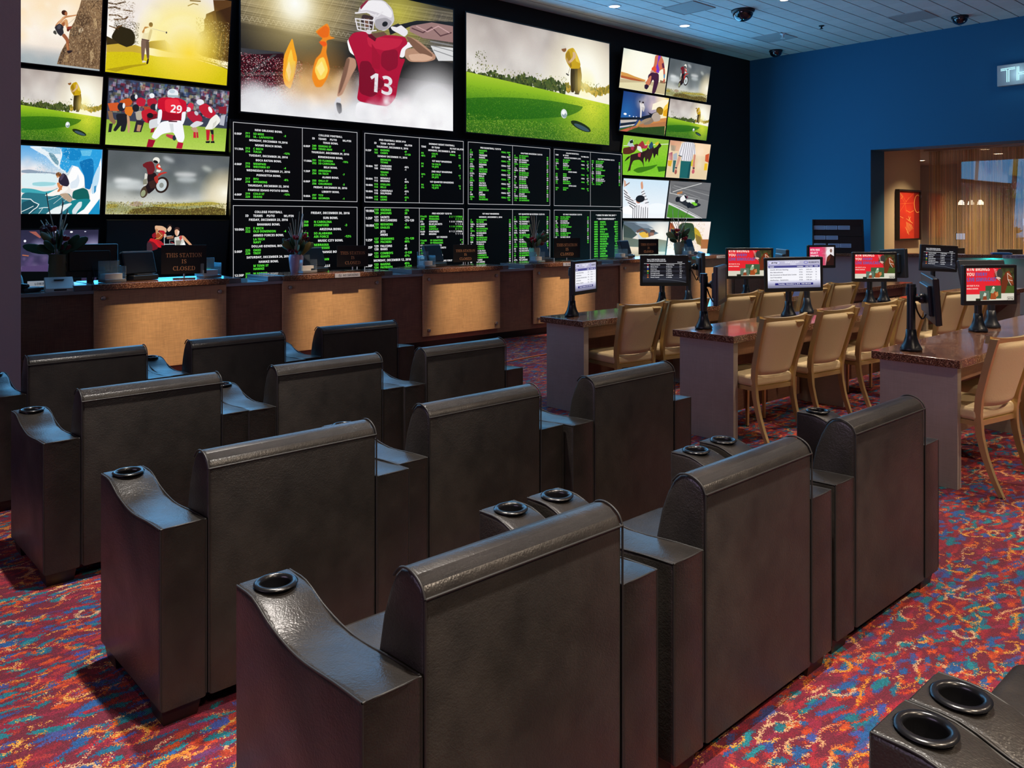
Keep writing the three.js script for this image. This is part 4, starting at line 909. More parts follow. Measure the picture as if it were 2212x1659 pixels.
// ---------------------------------------------------------------- pictures on the desk monitors
PIC.simulcast = picture(640, 0.62, (x, W, H) => {
  x.fillStyle = '#d8d2c0'; x.fillRect(0, 0, W, H); x.fillStyle = '#e3232f'; x.fillRect(0, 0, W * 0.72, H * 0.8);
  x.fillStyle = '#2c2a18'; x.fillRect(W * 0.72, 0, W * 0.28, H * 0.78); puffs(x, 40, W * 0.62, W, 0, H * 0.45, 20, 60, ['#3a4022', '#1c1c10', '#4a3a22', '#5a6a30'], 0.6); x.fillStyle = '#3f5420'; x.fillRect(W * 0.74, H * 0.55, W * 0.26, H * 0.23);
  for (let i = 0; i < 7; i++) { x.strokeStyle = '#f2d8d0'; x.lineWidth = 4; x.beginPath(); x.moveTo(W * (0.57 + 0.012 * i), H * (0.02 + 0.05 * i)); x.lineTo(W * (0.63 + 0.012 * i), H * (0.06 + 0.055 * i)); x.stroke(); }
  const poly = (col, p) => { x.fillStyle = col; x.beginPath(); p.forEach((q, i) => (i ? x.lineTo(W * q[0], H * q[1]) : x.moveTo(W * q[0], H * q[1]))); x.fill(); };
  x.fillStyle = '#3a3632'; x.beginPath(); x.ellipse(W * 0.7, H * 0.17, W * 0.06, H * 0.15, 0, 0, 7); x.fill(); x.fillStyle = '#d8b4a4'; x.beginPath(); x.ellipse(W * 0.67, H * 0.31, W * 0.05, H * 0.035, 0.2, 0, 7); x.fill();
  poly('#6a2c14', [[0.72, 0.6], [0.76, 0.3], [0.83, 0.12], [0.9, 0.08], [0.97, 0.3], [1, 0.52], [0.95, 0.56], [0.88, 0.4], [0.84, 0.62], [0.8, 0.78], [0.72, 0.78]]); poly('#8e4420', [[0.84, 0.14], [0.9, 0.12], [0.96, 0.34], [0.98, 0.5], [0.93, 0.46], [0.86, 0.3]]);
  x.strokeStyle = '#efe6d6'; x.lineWidth = 5; x.beginPath(); x.moveTo(W * 0.86, H * 0.16); x.lineTo(W * 0.87, H * 0.36); x.lineTo(W * 0.97, H * 0.4); x.moveTo(W * 0.87, H * 0.36); x.lineTo(W * 0.94, H * 0.54); x.moveTo(W * 0.86, H * 0.16); x.lineTo(W * 0.95, H * 0.28); x.stroke();
  x.textAlign = 'left'; x.textBaseline = 'alphabetic'; const F = (s, w) => { x.font = 'bold ' + Math.round(s * H) + 'px sans-serif'; };
  F(0.135); x.fillStyle = '#f8e8d8'; x.fillText('RTN BRINGS', W * 0.01, H * 0.08, W * 0.48); x.fillText('YOU', W * 0.01, H * 0.235, W * 0.165); x.fillStyle = '#2f62b8'; x.fillText('EVERY', W * 0.19, H * 0.235, W * 0.28); F(0.15); x.fillText('LIVE SIMULCAST', W * 0.01, H * 0.4, W * 0.62);
  F(0.062); x.fillStyle = '#f6d8cc'; x.fillText('ON YOUR TV, PC &', W * 0.01, H * 0.56, W * 0.26); x.fillText('MOBILE DEVICES', W * 0.01, H * 0.65, W * 0.24);
  x.fillStyle = '#3c5a3a'; x.fillRect(W * 0.4, H * 0.54, W * 0.33, H * 0.4); x.fillStyle = '#5a7060'; x.fillRect(W * 0.28, H * 0.7, W * 0.2, H * 0.28);
  poly('#a04a20', [[0.5, 0.96], [0.52, 0.76], [0.58, 0.7], [0.64, 0.74], [0.62, 0.96]]); poly('#8fae8c', [[0.5, 0.76], [0.54, 0.6], [0.58, 0.58], [0.6, 0.7], [0.56, 0.78]]); poly('#e8e4d0', [[0.54, 0.6], [0.57, 0.56], [0.6, 0.6], [0.57, 0.64]]); poly('#8a4020', [[0.34, 0.98], [0.36, 0.86], [0.42, 0.84], [0.43, 0.98]]); poly('#c8d0c0', [[0.35, 0.86], [0.38, 0.75], [0.42, 0.78], [0.41, 0.86]]); poly('#c8804a', [[0.6, 0.78], [0.66, 0.72], [0.67, 0.84], [0.63, 0.9]]);
  x.fillStyle = '#1c2418'; x.fillRect(W * 0.2, H * 0.93, W * 0.1, H * 0.07); x.strokeStyle = '#23221f'; x.lineWidth = 4; x.strokeRect(W * 0.86, H * 0.9, W * 0.13, H * 0.16); F(0.085); x.fillStyle = '#23221f'; x.fillText('RTN', W * 0.875, H * 0.985, W * 0.11);
});
PIC.schedule = picture(640, 0.6, (x, W, H) => {
  x.fillStyle = grad(x, 0, H, [[0, '#c4c2d4'], [0.2, '#b4b2d0'], [0.3, '#f2f2fa'], [0.7, '#f6f6fc'], [0.8, '#c8c8e0'], [1, '#6a6a86']]); x.fillRect(0, 0, W, H);
  x.fillStyle = '#4a4a8c'; x.fillRect(W * 0.02, H * 0.19, W * 0.97, H * 0.08);
  x.strokeStyle = '#7a7ad0'; x.lineWidth = 6; x.beginPath(); x.ellipse(W * 0.13, H * 0.085, W * 0.11, H * 0.07, 0, 0, 7); x.stroke(); x.fillStyle = '#d6d4ec'; x.fill();
  const T = (s, px, py, h, col, mw, st = 'bold') => { x.font = st + ' ' + Math.round(h * H) + 'px sans-serif'; x.fillStyle = col; x.textAlign = 'left'; x.fillText(s, W * px, H * py, W * mw); };
  T('RTN', 0.07, 0.125, 0.1, '#1c1c34', 0.13, 'italic bold'); T('SIMULCAST', 0.33, 0.1, 0.085, '#f4f4ff', 0.32); T('TODAY', 0.43, 0.165, 0.06, '#f0f0ff', 0.14); x.strokeStyle = '#4444b8'; x.lineWidth = 5; x.beginPath(); x.ellipse(W * 0.73, H * 0.09, W * 0.035, H * 0.045, 0, 0, 7); x.stroke(); T('ROBERTS', 0.78, 0.12, 0.085, '#2a2a44', 0.2);
  T('NAME', 0.04, 0.25, 0.05, '#ffffff', 0.1); T('CHANNEL', 0.56, 0.25, 0.05, '#ffffff', 0.12); T('POST TIME', 0.72, 0.25, 0.05, '#fff', 0.14); T('TYPE', 0.89, 0.25, 0.05, '#fff', 0.08);
  [['South African Racing', '9373', '3:00 am', 'T'], ['Rio Marathons', '9782', '10:30 pm', 'N'], ['Rio Simulcast at Mixed Gate Combo', '9778', '8:30 pm', 'D'], ['Surf Paradise', '9726', '5:55 pm', 'S'], ['Wellesley - Galatoire', '9728', '7:00 am', 'F']].forEach((r, i) => { const y = 0.36 + 0.093 * i; T(r[0], 0.05, y, 0.056, '#4a4a56', 0.5); T(r[1], 0.6, y, 0.05, '#5a5a66', 0.08); T(r[2], 0.73, y, 0.05, '#5a5a66', 0.13); T(r[3], 0.91, y, 0.05, '#5a5a66', 0.04); });
  x.fillStyle = '#1c1c72'; x.fillRect(W * 0.14, H * 0.82, W * 0.72, H * 0.075); T('Tuesday - December 6, 2016   9:02 AM (ET)', 0.2, 0.875, 0.055, '#fff', 0.62);
});
PIC.entries = picture(640, 0.6, (x, W, H) => {
  x.fillStyle = grad(x, 0, H, [[0, '#07070b'], [0.7, '#10121a'], [0.8, '#2c303c'], [1, '#14161c']]); x.fillRect(0, 0, W, H);
  const T = (s, px, py, h, mw) => { x.font = 'bold ' + Math.round(h * H) + 'px sans-serif'; x.fillStyle = '#e8e8ec'; x.fillText(s, W * px, H * py, W * mw); };
  T('Race 1: PARX RACING 12:55 PM', 0.1, 0.1, 0.065, 0.42); T('CLM 7500 4&UP 5.5F DIRT $20,000 PURSE', 0.1, 0.165, 0.06, 0.44); T('Fractal', 0.8, 0.2, 0.055, 0.12);
  x.fillStyle = '#d8d8dc'; x.fillRect(W * 0.03, H * 0.235, W * 0.94, 5);
  [['Cuncan Davis', 'T McCarthy', '3-1', '#a02030'], ['Misty Slew', 'R Mundo', '5-1', '#e8e4e0'], ['Amorsan', 'S Lopez', '4-1', '#3a4aa8'], ['Little Johnny', 'L Flores', '12-1', '#c8c030'], ['Navigalously', 'L Rivera', '9-2', '#2c8a3c'], ['Thoughtsburgraders', 'R Nugend', '6-1', '#a04020'], ['Parse Factor', 'L Mickle', '8-5', '#c07030']].forEach((r, i) => { const y = 0.31 + 0.082 * i; if (i % 2) { x.fillStyle = '#22242e'; x.fillRect(W * 0.03, H * (y - 0.055), W * 0.94, H * 0.075); } x.fillStyle = r[3]; x.beginPath(); x.ellipse(W * 0.12, H * (y - 0.02), W * 0.02, H * 0.026, 0, 0, 7); x.fill(); T(r[0], 0.18, y, 0.058, 0.3); T(r[1], 0.54, y, 0.058, 0.2); T(r[2], 0.85, y, 0.058, 0.1); });
  x.strokeStyle = 'rgba(150,156,170,0.6)'; x.lineWidth = 5; x.beginPath(); x.moveTo(W * 0.35, H * 0.87); x.quadraticCurveTo(W * 0.75, H * 0.88, W, H * 0.99); x.stroke();
});
PIC.tracks = picture(480, 0.62, (x, W, H) => {
  const g = x.createLinearGradient(0, 0, W, 0); g.addColorStop(0, '#e0285c'); g.addColorStop(0.5, '#e4406c'); g.addColorStop(0.62, '#c8506a'); g.addColorStop(0.72, '#e8d8dc'); g.addColorStop(1, '#e8e4e6'); x.fillStyle = g; x.fillRect(0, 0, W, H);
  for (let i = 0; i < 40; i++) { x.fillStyle = 'rgba(255,230,236,' + rr(0.1, 0.4) + ')'; x.fillRect(W * rr(0.4, 0.7), H * rr(0, 0.6), W * rr(0.05, 0.2), 3); }
  x.fillStyle = '#2a1412'; x.beginPath(); x.moveTo(W * 0.66, H); x.lineTo(W * 0.72, H * 0.55); x.lineTo(W * 0.86, H * 0.38); x.lineTo(W, H * 0.5); x.lineTo(W, H); x.fill(); x.fillStyle = '#5a2818'; x.beginPath(); x.ellipse(W * 0.78, H * 0.62, W * 0.06, H * 0.2, 0.5, 0, 7); x.fill(); x.fillStyle = '#f0eef0'; x.beginPath(); x.ellipse(W * 0.76, H * 0.28, W * 0.08, H * 0.16, 0.5, 0, 7); x.fill(); x.fillStyle = '#8a6a60'; x.beginPath(); x.ellipse(W * 0.88, H * 0.2, W * 0.05, H * 0.1, 0, 0, 7); x.fill();
  x.fillStyle = '#fff'; x.font = 'bold ' + Math.round(H * 0.15) + 'px sans-serif'; ['RTN HAS', 'SELECT', 'TRACKS', 'AVAILABLE'].forEach((s, i) => x.fillText(s, W * 0.03, H * (0.2 + 0.17 * i), W * (i === 3 ? 0.54 : 0.42)));
});
// ---------------------------------------------------------------- materials
const M = {
  carpet: std({ color: lin(0.8, 0.72, 0.66), map: carpetMap, bumpMap: tuftBump, bumpScale: 0.004, roughness: 0.97 }),
  leather: phys({ map: leatherMap, bumpMap: leatherBump, bumpScale: 0.0014, roughness: 1, roughnessMap: leatherRough, specularIntensity: 1.0, ior: 1.5 }),
  piping: std({ color: lin(0.016, 0.015, 0.014), roughness: 0.5 }),
  darkWood: std({ color: lin(0.012, 0.007, 0.006), roughness: 0.4 }),
  cupPlastic: std({ color: lin(0.006, 0.006, 0.007), roughness: 0.25 }),
  tan: std({ map: tanWeave, roughness: 0.42 }),
  brown: std({ map: brownWeave, roughness: 0.5 }),
  cream: std({ map: creamWeave, roughness: 0.5 }),
  granite: phys({ map: granite, roughness: 0.16, clearcoat: 0.5, clearcoatRoughness: 0.05 }),
  ledge: phys({ color: lin(0.3, 0.31, 0.33), roughness: 0.14 }),
  steel: std({ color: lin(0.55, 0.53, 0.5), metalness: 1, roughness: 0.28 }),
  endCap: phys({ color: lin(0.16, 0.17, 0.19), roughness: 0.15 }),
  black: std({ color: lin(0.004, 0.004, 0.005), roughness: 0.6 }),
  wallBlack: std({ color: lin(0.003, 0.003, 0.0035), roughness: 0.85, bumpMap: plasterBump, bumpScale: 0.001 }),
  bezel: std({ color: lin(0.006, 0.006, 0.007), roughness: 0.35 }),
  plastic: std({ color: lin(0.010, 0.013, 0.018), roughness: 0.32 }),
  blue: std({ color: lin(0.008, 0.115, 0.24), roughness: 0.75, bumpMap: plasterBump, bumpScale: 0.0008 }),
  grey: std({ color: lin(0.42, 0.39, 0.385), roughness: 0.8, bumpMap: plasterBump, bumpScale: 0.0008 }),
  beige: std({ color: lin(0.55, 0.43, 0.29), roughness: 0.85, bumpMap: plasterBump, bumpScale: 0.0008 }),
  tile: std({ color: lin(0.62, 0.6, 0.58), roughness: 0.95, bumpMap: tileBump, bumpScale: 0.0015 }),
  tileBack: std({ color: lin(0.02, 0.02, 0.02), roughness: 0.95 }),
  vent: std({ color: lin(0.36, 0.345, 0.34), roughness: 0.9 }),
  gold: std({ color: lin(0.60, 0.44, 0.20), metalness: 0.75, roughness: 0.38 }),
  creamVinyl: phys({ color: lin(0.60, 0.47, 0.27), roughness: 0.42, bumpMap: leatherBump, bumpScale: 0.0012, sheen: 0.2 }),
  acrylic: phys({ color: lin(0.8, 0.92, 0.95), transmission: 0.9, thickness: 0, roughness: 0.06 }),
  white: std({ color: lin(0.62, 0.62, 0.62), roughness: 0.4 }),
};
const screenMat = (t, k = 1) => std({ color: 0x000000, emissive: 0xffffff, emissiveMap: t, emissiveIntensity: k, roughness: 0.35 });
const glowMat = (c, k) => std({ color: 0x000000, emissive: rgb(c), emissiveIntensity: k });

// ---------------------------------------------------------------- the room
struct('floor', bb(-7, 24, -0.1, 0, WALLZ - 0.2, 7), M.carpet);
{
  const c = structGroup('ceiling'); mesh('ceiling_slab', bb(-7, BLUEX + 0.6, CEIL + 0.012, CEIL + 0.2, WALLZ - 0.2, 7), M.tileBack, c);
  // one-foot tiles: wide dark joints along the screen wall, hairline joints across
  const px = 0.305, pz = 0.305, geo = uvm(new THREE.BoxGeometry(px - 0.004, 0.014, pz - 0.02)), all = [], e = V(0, 1.55, 0), f = V(0.6719, 0, -0.7407), r = V(0.7407, 0, 0.6719);
  for (let i = 0; i < 82; i++) for (let j = 0; j < 52; j++) {
    const x = BLUEX - px * (i + 0.5), z = WALLZ + pz * (j + 0.5); if (x < -6.9) continue;
    const p = V(x, CEIL + 0.006, z).sub(e), d = p.dot(f); if (d < 1) { all.push([x, z, 9]); continue; }
    const sx = p.dot(r) / d * 1781.5, sy = 480 - p.y / d * 1781.5; all.push([x, z, sx < 1120 && sx > -1106 && sy > -15 ? (sy > 0 ? 0 : 1) : 2]);
  }
  all.sort((a, b) => a[2] - b[2]); const mats = [0.97, 1.0, 1.03].map((k) => { const m = M.tile.clone(); m.color.multiplyScalar(k); return m; });
  const seen = all.filter((a) => a[2] < 2).slice(0, 300), rest = all.filter((a) => a[2] === 2 && a[0] > 3 && a[1] < 1);
  seen.forEach(([x, z]) => { const t = mesh('ceiling_tile', geo, pick(mats), c); t.position.set(x, CEIL + 0.005, z); });
  const inst = new THREE.InstancedMesh(geo, M.tile, rest.length), m4 = new THREE.Matrix4(); rest.forEach(([x, z], i) => inst.setMatrixAt(i, m4.makeTranslation(x, CEIL + 0.005, z)));
  inst.name = 'ceiling_tile_field'; inst.userData.kind = 'stuff'; inst.castShadow = inst.receiveShadow = true; c.add(inst);
}
struct('wall_front', bb(-7, BLUEX + 0.6, 0, CEIL + 0.2, WALLZ - 0.2, WALLZ), M.wallBlack);
struct('wall_left', bb(-7.2, -7, 0, CEIL + 0.2, WALLZ - 0.2, 7), M.grey);
struct('wall_back', bb(-7, BLUEX + 0.6, 0, CEIL + 0.2, 7, 7.2), M.grey);
struct('wall_pier', bb(-0.6, 1.537, 0, CEIL, -8.2, -7.6), M.grey);
{
  const g = structGroup('wall_right'), z0 = -7.16, z1 = -0.6, top = 2.95;
  mesh('wall_panel', bb(BLUEX, BLUEX + 0.6, 0, CEIL, WALLZ, z0), M.blue, g);
  mesh('wall_panel', bb(BLUEX, BLUEX + 0.6, top, CEIL, z0, z1), M.blue, g);
  mesh('wall_panel', bb(BLUEX, BLUEX + 0.6, 0, CEIL, z1, 7), M.blue, g);
}
// the space beyond the opening: beige end wall, glass partition with a strand curtain, a dim lounge
struct('wall_alcove', bb(BLUEX + 0.6, 18.22, 0, 3.2, -7.36, -7.16), M.beige);
struct('wall_lounge', merge([bb(23.6, 23.8, 0, 3.4, -9.4, 1), bb(18.22, 23.8, 0, 3.4, -9.6, -9.4), bb(BLUEX + 0.6, 23.8, 0, 3.4, 0.9, 1.1)]), M.grey);
struct('ceiling_alcove', merge([bb(BLUEX + 0.6, 24, 3.1, 3.3, -9.6, 1.1)]), M.grey);
{
  const w = structGroup('window_1');
  mesh('pane', bb(18.21, 18.225, 0, 3.1, -7.15, 0.9), phys({ color: 0xffffff, transmission: 1, thickness: 0, roughness: 0.0, ior: 1.5 }), w);
  // strands: thin vertical rods in shallow folds
  const n = 460, geo = new THREE.CylinderGeometry(0.0042, 0.0042, 3.05, 5), inst = new THREE.InstancedMesh(geo, std({ color: lin(0.75, 0.55, 0.30), roughness: 0.6 }), n), m = new THREE.Matrix4();
  for (let i = 0; i < n; i++) { const s = i * 0.0125, ph = s * 9 + 1.3 * Math.sin(s * 2.3); m.makeTranslation(18.5 + 0.11 * Math.sin(ph) + rr(-0.01, 0.01), 1.55, -7.12 + s + 0.035 * Math.cos(ph) + rr(-0.004, 0.004)); inst.setMatrixAt(i, m); const k = rr(0.45, 1.1); inst.setColorAt(i, lin(k, k * rr(0.86, 1), k * rr(0.7, 0.95))); }
  inst.name = 'strand_curtain'; inst.userData = { kind: 'stuff', label: 'golden strand curtain hanging in folds behind the glass partition' }; inst.castShadow = inst.receiveShadow = true; scene.add(inst);
  // a second, denser layer near the end wall
  mesh('curtain_track', bb(18.36, 18.64, 3.06, 3.1, -7.14, -1.2), M.steel, w);
}

// ---------------------------------------------------------------- wall screens
function screen(name, label, group, [x0, x1, yt, yb, zt, zb], t, edge, k = 1) {
  const w = x1 - x0, h = Math.hypot(yt - yb, zt - zb), tilt = Math.atan2(zt - zb, yt - yb);
  const o = thing(name, label, 'screen', [(x0 + x1) / 2, (yt + yb) / 2, (zt + zb) / 2], 0, group); o.rotation.x = tilt;
  const fr = []; for (const s of [-1, 1]) { fr.push(bx(edge, h + 2 * edge, 0.05, s * (w / 2 + edge / 2), 0, -0.022)); fr.push(bx(w, edge, 0.05, 0, s * (h / 2 + edge / 2), -0.022)); }
  mesh('frame', merge(fr), M.bezel, o); mesh('housing', bx(w - 0.02, h - 0.02, 0.05, 0, 0, -0.042), M.black, o);
  mesh('display', new THREE.BoxGeometry(w, h, 0.004).translate(0, 0, -0.002), [M.black, M.black, M.black, M.black, screenMat(t, k), M.black], o);
  const back = WALLZ - (zt + zb) / 2; mesh('mount', bx(w * 0.3, h * 0.3, Math.max(0.02, -back - 0.055), 0, 0, (back - 0.055) / 2), M.black, o);
  return o;
}
const ROWS = [[4.677, 3.98], [3.905, 3.201], [3.113, 2.41], [2.338, 1.626], [1.56, 0.836]];
const RS = [['runner', 'runner stretching one leg behind'], ['motocross', 'motocross rider, smaller copy beside the runner'], ['baseball', 'baseball player sliding into base'], ['golf', 'golfer on bright green, smallest of the golf pictures'], ['horses', 'racehorses and jockeys on grass'], ['referee', 'referee seen from behind with arms lowered'], ['signal', 'referee raising both arms'], ['racecar', 'white and green racing car on grey track'], ['sprinter', 'sprinter in yellow leaning forward'], ['tennis', 'tennis player before autumn trees']];
RS.forEach(([p, what], i) => { const [a, b] = ROWS[i >> 1]; screen('wall_screen', 'wall screen showing a ' + what, 'small screens right of the odds boards', i % 2 ? [12.785, 14.125, a, b, -9.61, -9.72] : [11.42, 12.75, a, b, -9.61, -9.72], PIC[p], 0.012); });
const LG = 'screens beside the grey pier';
screen('wall_screen', 'wall screen showing a climber on a brown rock', LG, [1.80, 2.72, 4.2, 3.205, -9.58, -9.72], PIC.climber, 0.012);
screen('wall_screen', 'wall screen showing a golfer after his swing at sunset', LG, [2.778, 4.15, 4.2, 3.205, -9.58, -9.72], PIC.driver, 0.012);
screen('wall_screen', 'wall screen showing a putting golfer, below the climber', LG, [1.80, 2.72, 3.122, 2.405, -9.59, -9.72], PIC.golf, 0.012);
screen('wall_screen', 'wall screen showing football player number 29 in red', LG, [2.778, 4.13, 3.122, 2.405, -9.59, -9.72], PIC.football, 0.012);
screen('wall_screen', 'wall screen showing a surfer under a blue wave', LG, [1.80, 2.72, 2.337, 1.638, -9.61, -9.72], PIC.surfer, 0.012);
screen('wall_screen', 'wall screen showing a large leaping motocross rider, beside the surfer', LG, [2.778, 4.14, 2.337, 1.638, -9.61, -9.72], PIC.motocross, 0.012);
screen('wall_screen', 'wall screen showing a basketball player in red leaping with the ball', LG, [1.80, 2.68, 1.47, 0.75, -9.61, -9.72], PIC.dunk, 0.012);
screen('wall_screen', 'wall screen showing two basketball players on black', LG, [2.778, 4.13, 1.56, 0.84, -9.61, -9.72], PIC.duel, 0.012);
screen('large_screen', 'largest wall screen, football player 13 in a smoky stadium', null, [4.31, 7.595, 4.71, 2.905, -9.68, -9.68], PIC.stadium, 0.02);
screen('large_screen', 'large wall screen showing a putting golfer, ball and hole', null, [7.848, 11.11, 4.715, 2.915, -9.68, -9.68], PIC.golf, 0.02);
const BX = [[4.177, 5.905], [6.013, 7.732], [7.816, 9.552], [9.641, 11.349]], BY = [[2.76, 1.82], [1.756, 0.84]];
[['bowlA', 'first odds board of the top row, college bowl games'], ['proA', 'second odds board of the top row, pro football'], ['nbaA', 'third odds board of the top row, pro basketball'], ['ncaaA', 'last odds board of the top row, college basketball'], ['bowlB', 'bottom odds board under the college bowl board'], ['proB', 'bottom odds board with pro hockey on its right half'], ['nbaB', 'bottom odds board with first half and quarter wagering'], ['ncaaB', 'bottom odds board listing odds to win the 2017 championship']].forEach(([p, l], i) => screen('odds_board', l, 'green and white odds boards', [...BX[i % 4], ...BY[i >> 2], -9.6, -9.6], BOARDS[p], 0.03, 1.1));
[[2.96, 2.6, 2.2, 3.2], [5.95, 3.8, 3.25, 1.8], [9.48, 3.8, 3.2, 1.8], [12.77, 2.75, 2.6, 3.7]].forEach(([x, y, w, h]) => areaLight(x, y, -9.5, x, y - 0.6, 0, w, h, LIGHTS.screens));   // unseen blue lights set before the screens, bluer than the pictures
// unseen long bar above the screens, placed to light the ceiling blue
{
  const o = thing('unseen_light_bar', 'unseen long blue light bar over the screen wall, placed to light the ceiling', 'light', [2.6, 4.82, -9.62]);
  mesh('housing', bx(9, 0.05, 0.16, 0, -0.03, 0), M.black, o); mesh('glowing_strip', bx(8.9, 0.008, 0.1, 0, 0, 0), glowMat(LIGHTS.unseenBlueBar.color, 1.2), o); mesh('bracket', bx(8, 0.03, 0.09, 0, -0.04, -0.12), M.black, o);
  areaLight(2.6, 4.835, -9.62, 2.6, 6.2, -8.6, 8.9, 0.1, LIGHTS.unseenBlueBar);
}

// ---------------------------------------------------------------- ceiling fixtures
function downlight(x, z, L, tx, tz, label, group, ty = 0, r = 0.085) {
  const o = thing('ceiling_downlight', label, 'light', [x, CEIL - 0.002, z], 0, group);
  mesh('trim_ring', lathe([[r, 0.002], [r + 0.025, 0.002], [r + 0.028, -0.006], [r + 0.004, -0.01], [r, -0.004], [r, 0.002]], 24), M.white, o);
  mesh('lens', cyl(r, r, 0.006, 0, -0.001, 0, 24), glowMat(L.color, 6), o);
  spotLight(x, CEIL - 0.03, z, tx, ty, tz, L); return o;
}
const ordinal = ['first', 'second', 'third', 'fourth', 'fifth', 'sixth'];
const DG = 'recessed downlights in the tiled ceiling';
downlight(10.23, -8.8, LIGHTS.tellerDown, 10.23, -8.7, 'bright recessed downlight above the large golf screen', DG);
downlight(12.17, -8.83, LIGHTS.tellerDown, 12.17, -8.7, 'bright recessed downlight nearest the corner of the black wall', DG);
const PX = [2.22, 4.07, 5.9, 7.75, 9.56, 11.3], PW = 1.235;
PX.forEach((x, i) => downlight(x + PW / 2, -6.75, LIGHTS.counterSpot, x + PW / 2, -8.1, 'unseen ceiling downlight aimed at the ' + ordinal[i] + ' tan counter front from the pier', 'unseen downlights aimed at the counter fronts', 0.55, 0.06));
[[1.5, -3.3, 'aisle', 'unseen recessed downlight above the left chairs of the third row'], [1.5, -0.9, 'aisle', 'unseen recessed downlight above the left chairs of the front row'], [2.2, 2.0, 'rear', 'unseen recessed downlight behind the front chairs'], [5.4, 2.0, 'rear', 'unseen recessed downlight behind the front desk'], [8.4, 1.4, 'rear', 'unseen recessed downlight far right behind the desks'], [-0.8, 2.6, 'rear', 'unseen recessed downlight behind the left aisle'], [6.4, -1.6, 'downlight', 'unseen recessed downlight above the front desk chairs'], [9.4, -2.2, 'downlight', 'unseen recessed downlight between the bar and the front desk'], [6.2, -3.6, 'downlight', 'unseen recessed downlight above the middle desk'], [9.2, -4.6, 'downlight', 'unseen recessed downlight above the far ends of the desks'], [12.6, -3.0, 'downlight', 'unseen recessed downlight before the bar']].forEach(([x, z, k, l]) => downlight(x, z, LIGHTS[k], x, z, l, 'unseen downlights over the seating'));  // all out of view, placed to light carpet, chair backs and desks
function dome(x, z, r, label) {
  const o = thing('security_camera', label, 'camera', [x, CEIL - 0.002, z], 0, 'dark domes on the ceiling');
  mesh('collar', lathe([[0.01, 0], [r * 1.12, 0], [r * 1.12, -0.02], [r * 1.02, -0.045], [r * 0.98, -0.045]], 30), M.plastic, o);
  const p = []; for (let i = 0; i <= 10; i++) { const a = i / 10 * Math.PI / 2; p.push([Math.max(0.0005, r * Math.cos(a)), -0.04 - r * 0.85 * Math.sin(a)]); }
  mesh('dome', lathe(p, 30), phys({ color: lin(0.004, 0.006, 0.01), roughness: 0.08, clearcoat: 1, clearcoatRoughness: 0.03, side: THREE.DoubleSide }), o); return o;
}
dome(12.0, -7.54, 0.17, 'largest dark dome camera, beside a grey ceiling panel'); dome(15.3, -8.85, 0.12, 'dark dome camera in the corner between black and blue walls'); dome(15.1, -5.28, 0.12, 'dark dome camera high above the blue wall, near the sign');
[[11.2, -8.05, 'grey ceiling panel beside the largest dome camera'], [14.2, -8.25, 'grey ceiling panel nearest the corner'], [14.52, -5.83, 'grey ceiling panel before the dome camera near the sign']].forEach(([x, z, l]) => {
  const o = thing('ceiling_panel', l, 'panel', [x, CEIL - 0.008, z], 0, 'flat grey panels in the ceiling'); mesh('face', bx(0.58, 0.008, 0.58, 0, 0.002, 0), M.vent, o); const f = []; for (const s of [-1, 1]) { f.push(bx(0.02, 0.014, 0.62, s * 0.3, 0, 0)); f.push(bx(0.58, 0.014, 0.02, 0, 0, s * 0.3)); } mesh('rim', merge(f), M.vent, o);
});
{
  const o = thing('sprinkler', 'small white sprinkler head under the tiles near the corner', 'sprinkler', [14.03, CEIL - 0.002, -7.97]);
  mesh('escutcheon', lathe([[0.001, 0], [0.06, 0], [0.055, -0.012], [0.02, -0.03], [0.02, -0.07], [0.001, -0.07]], 20), M.white, o); mesh('deflector', cyl(0.045, 0.045, 0.006, 0, -0.085, 0, 16), M.white, o); mesh('stem', cyl(0.008, 0.008, 0.03, 0, -0.075, 0, 8), M.steel, o);
  const q = thing('sprinkler', 'small black sprinkler head under the pale tiles', 'sprinkler', [13.98, CEIL - 0.002, -7.19]); mesh('escutcheon', lathe([[0.001, 0], [0.05, 0], [0.045, -0.01], [0.015, -0.02], [0.015, -0.045], [0.001, -0.045]], 20), M.black, q); mesh('deflector', cyl(0.03, 0.03, 0.005, 0, -0.055, 0, 16), M.black, q); mesh('stem', cyl(0.006, 0.006, 0.02, 0, -0.048, 0, 8), M.black, q);
}
// unseen: lilac panel tinting chairs and desk ends, teal uplights washing the blue wall
{
  const o = thing('unseen_wall_light', 'unseen lilac light panel on the left wall, placed to tint chairs and desk ends', 'light', [-6.96, 2.4, -2.5]); mesh('housing', bx(0.04, 1.7, 6.1, 0, 0, 0), M.black, o); mesh('glowing_face', bx(0.01, 1.6, 6, 0.02, 0, 0), glowMat(LIGHTS.lilac.color, 0.9), o);
  areaLight(-6.92, 2.4, -2.5, 0, 2.4, -2.5, 6, 1.6, LIGHTS.lilac);
  const wash = (x, y, z, L, l) => { const q = thing('unseen_uplight', l, 'light', [x, 0, z]); mesh('base', cyl(0.09, 0.1, 0.02, 0, 0.01, 0), M.black, q); mesh('stem', cyl(0.012, 0.012, y - 0.06, 0, (y - 0.06) / 2 + 0.02, 0, 10), M.black, q); mesh('bulb', new THREE.SphereGeometry(0.05, 16, 12).translate(0, y, 0), glowMat(L.color, 6), q); pointLight(x, y, z, L); };
  wash(14.5, 0.45, -8.75, LIGHTS.unseenCornerWash, 'unseen teal uplight behind the low panel, placed to wash the blue corner'); wash(15.45, 0.85, -4.9, LIGHTS.unseenBarWash, 'unseen teal uplight behind the bar, placed to wash the wall under the sign');
}
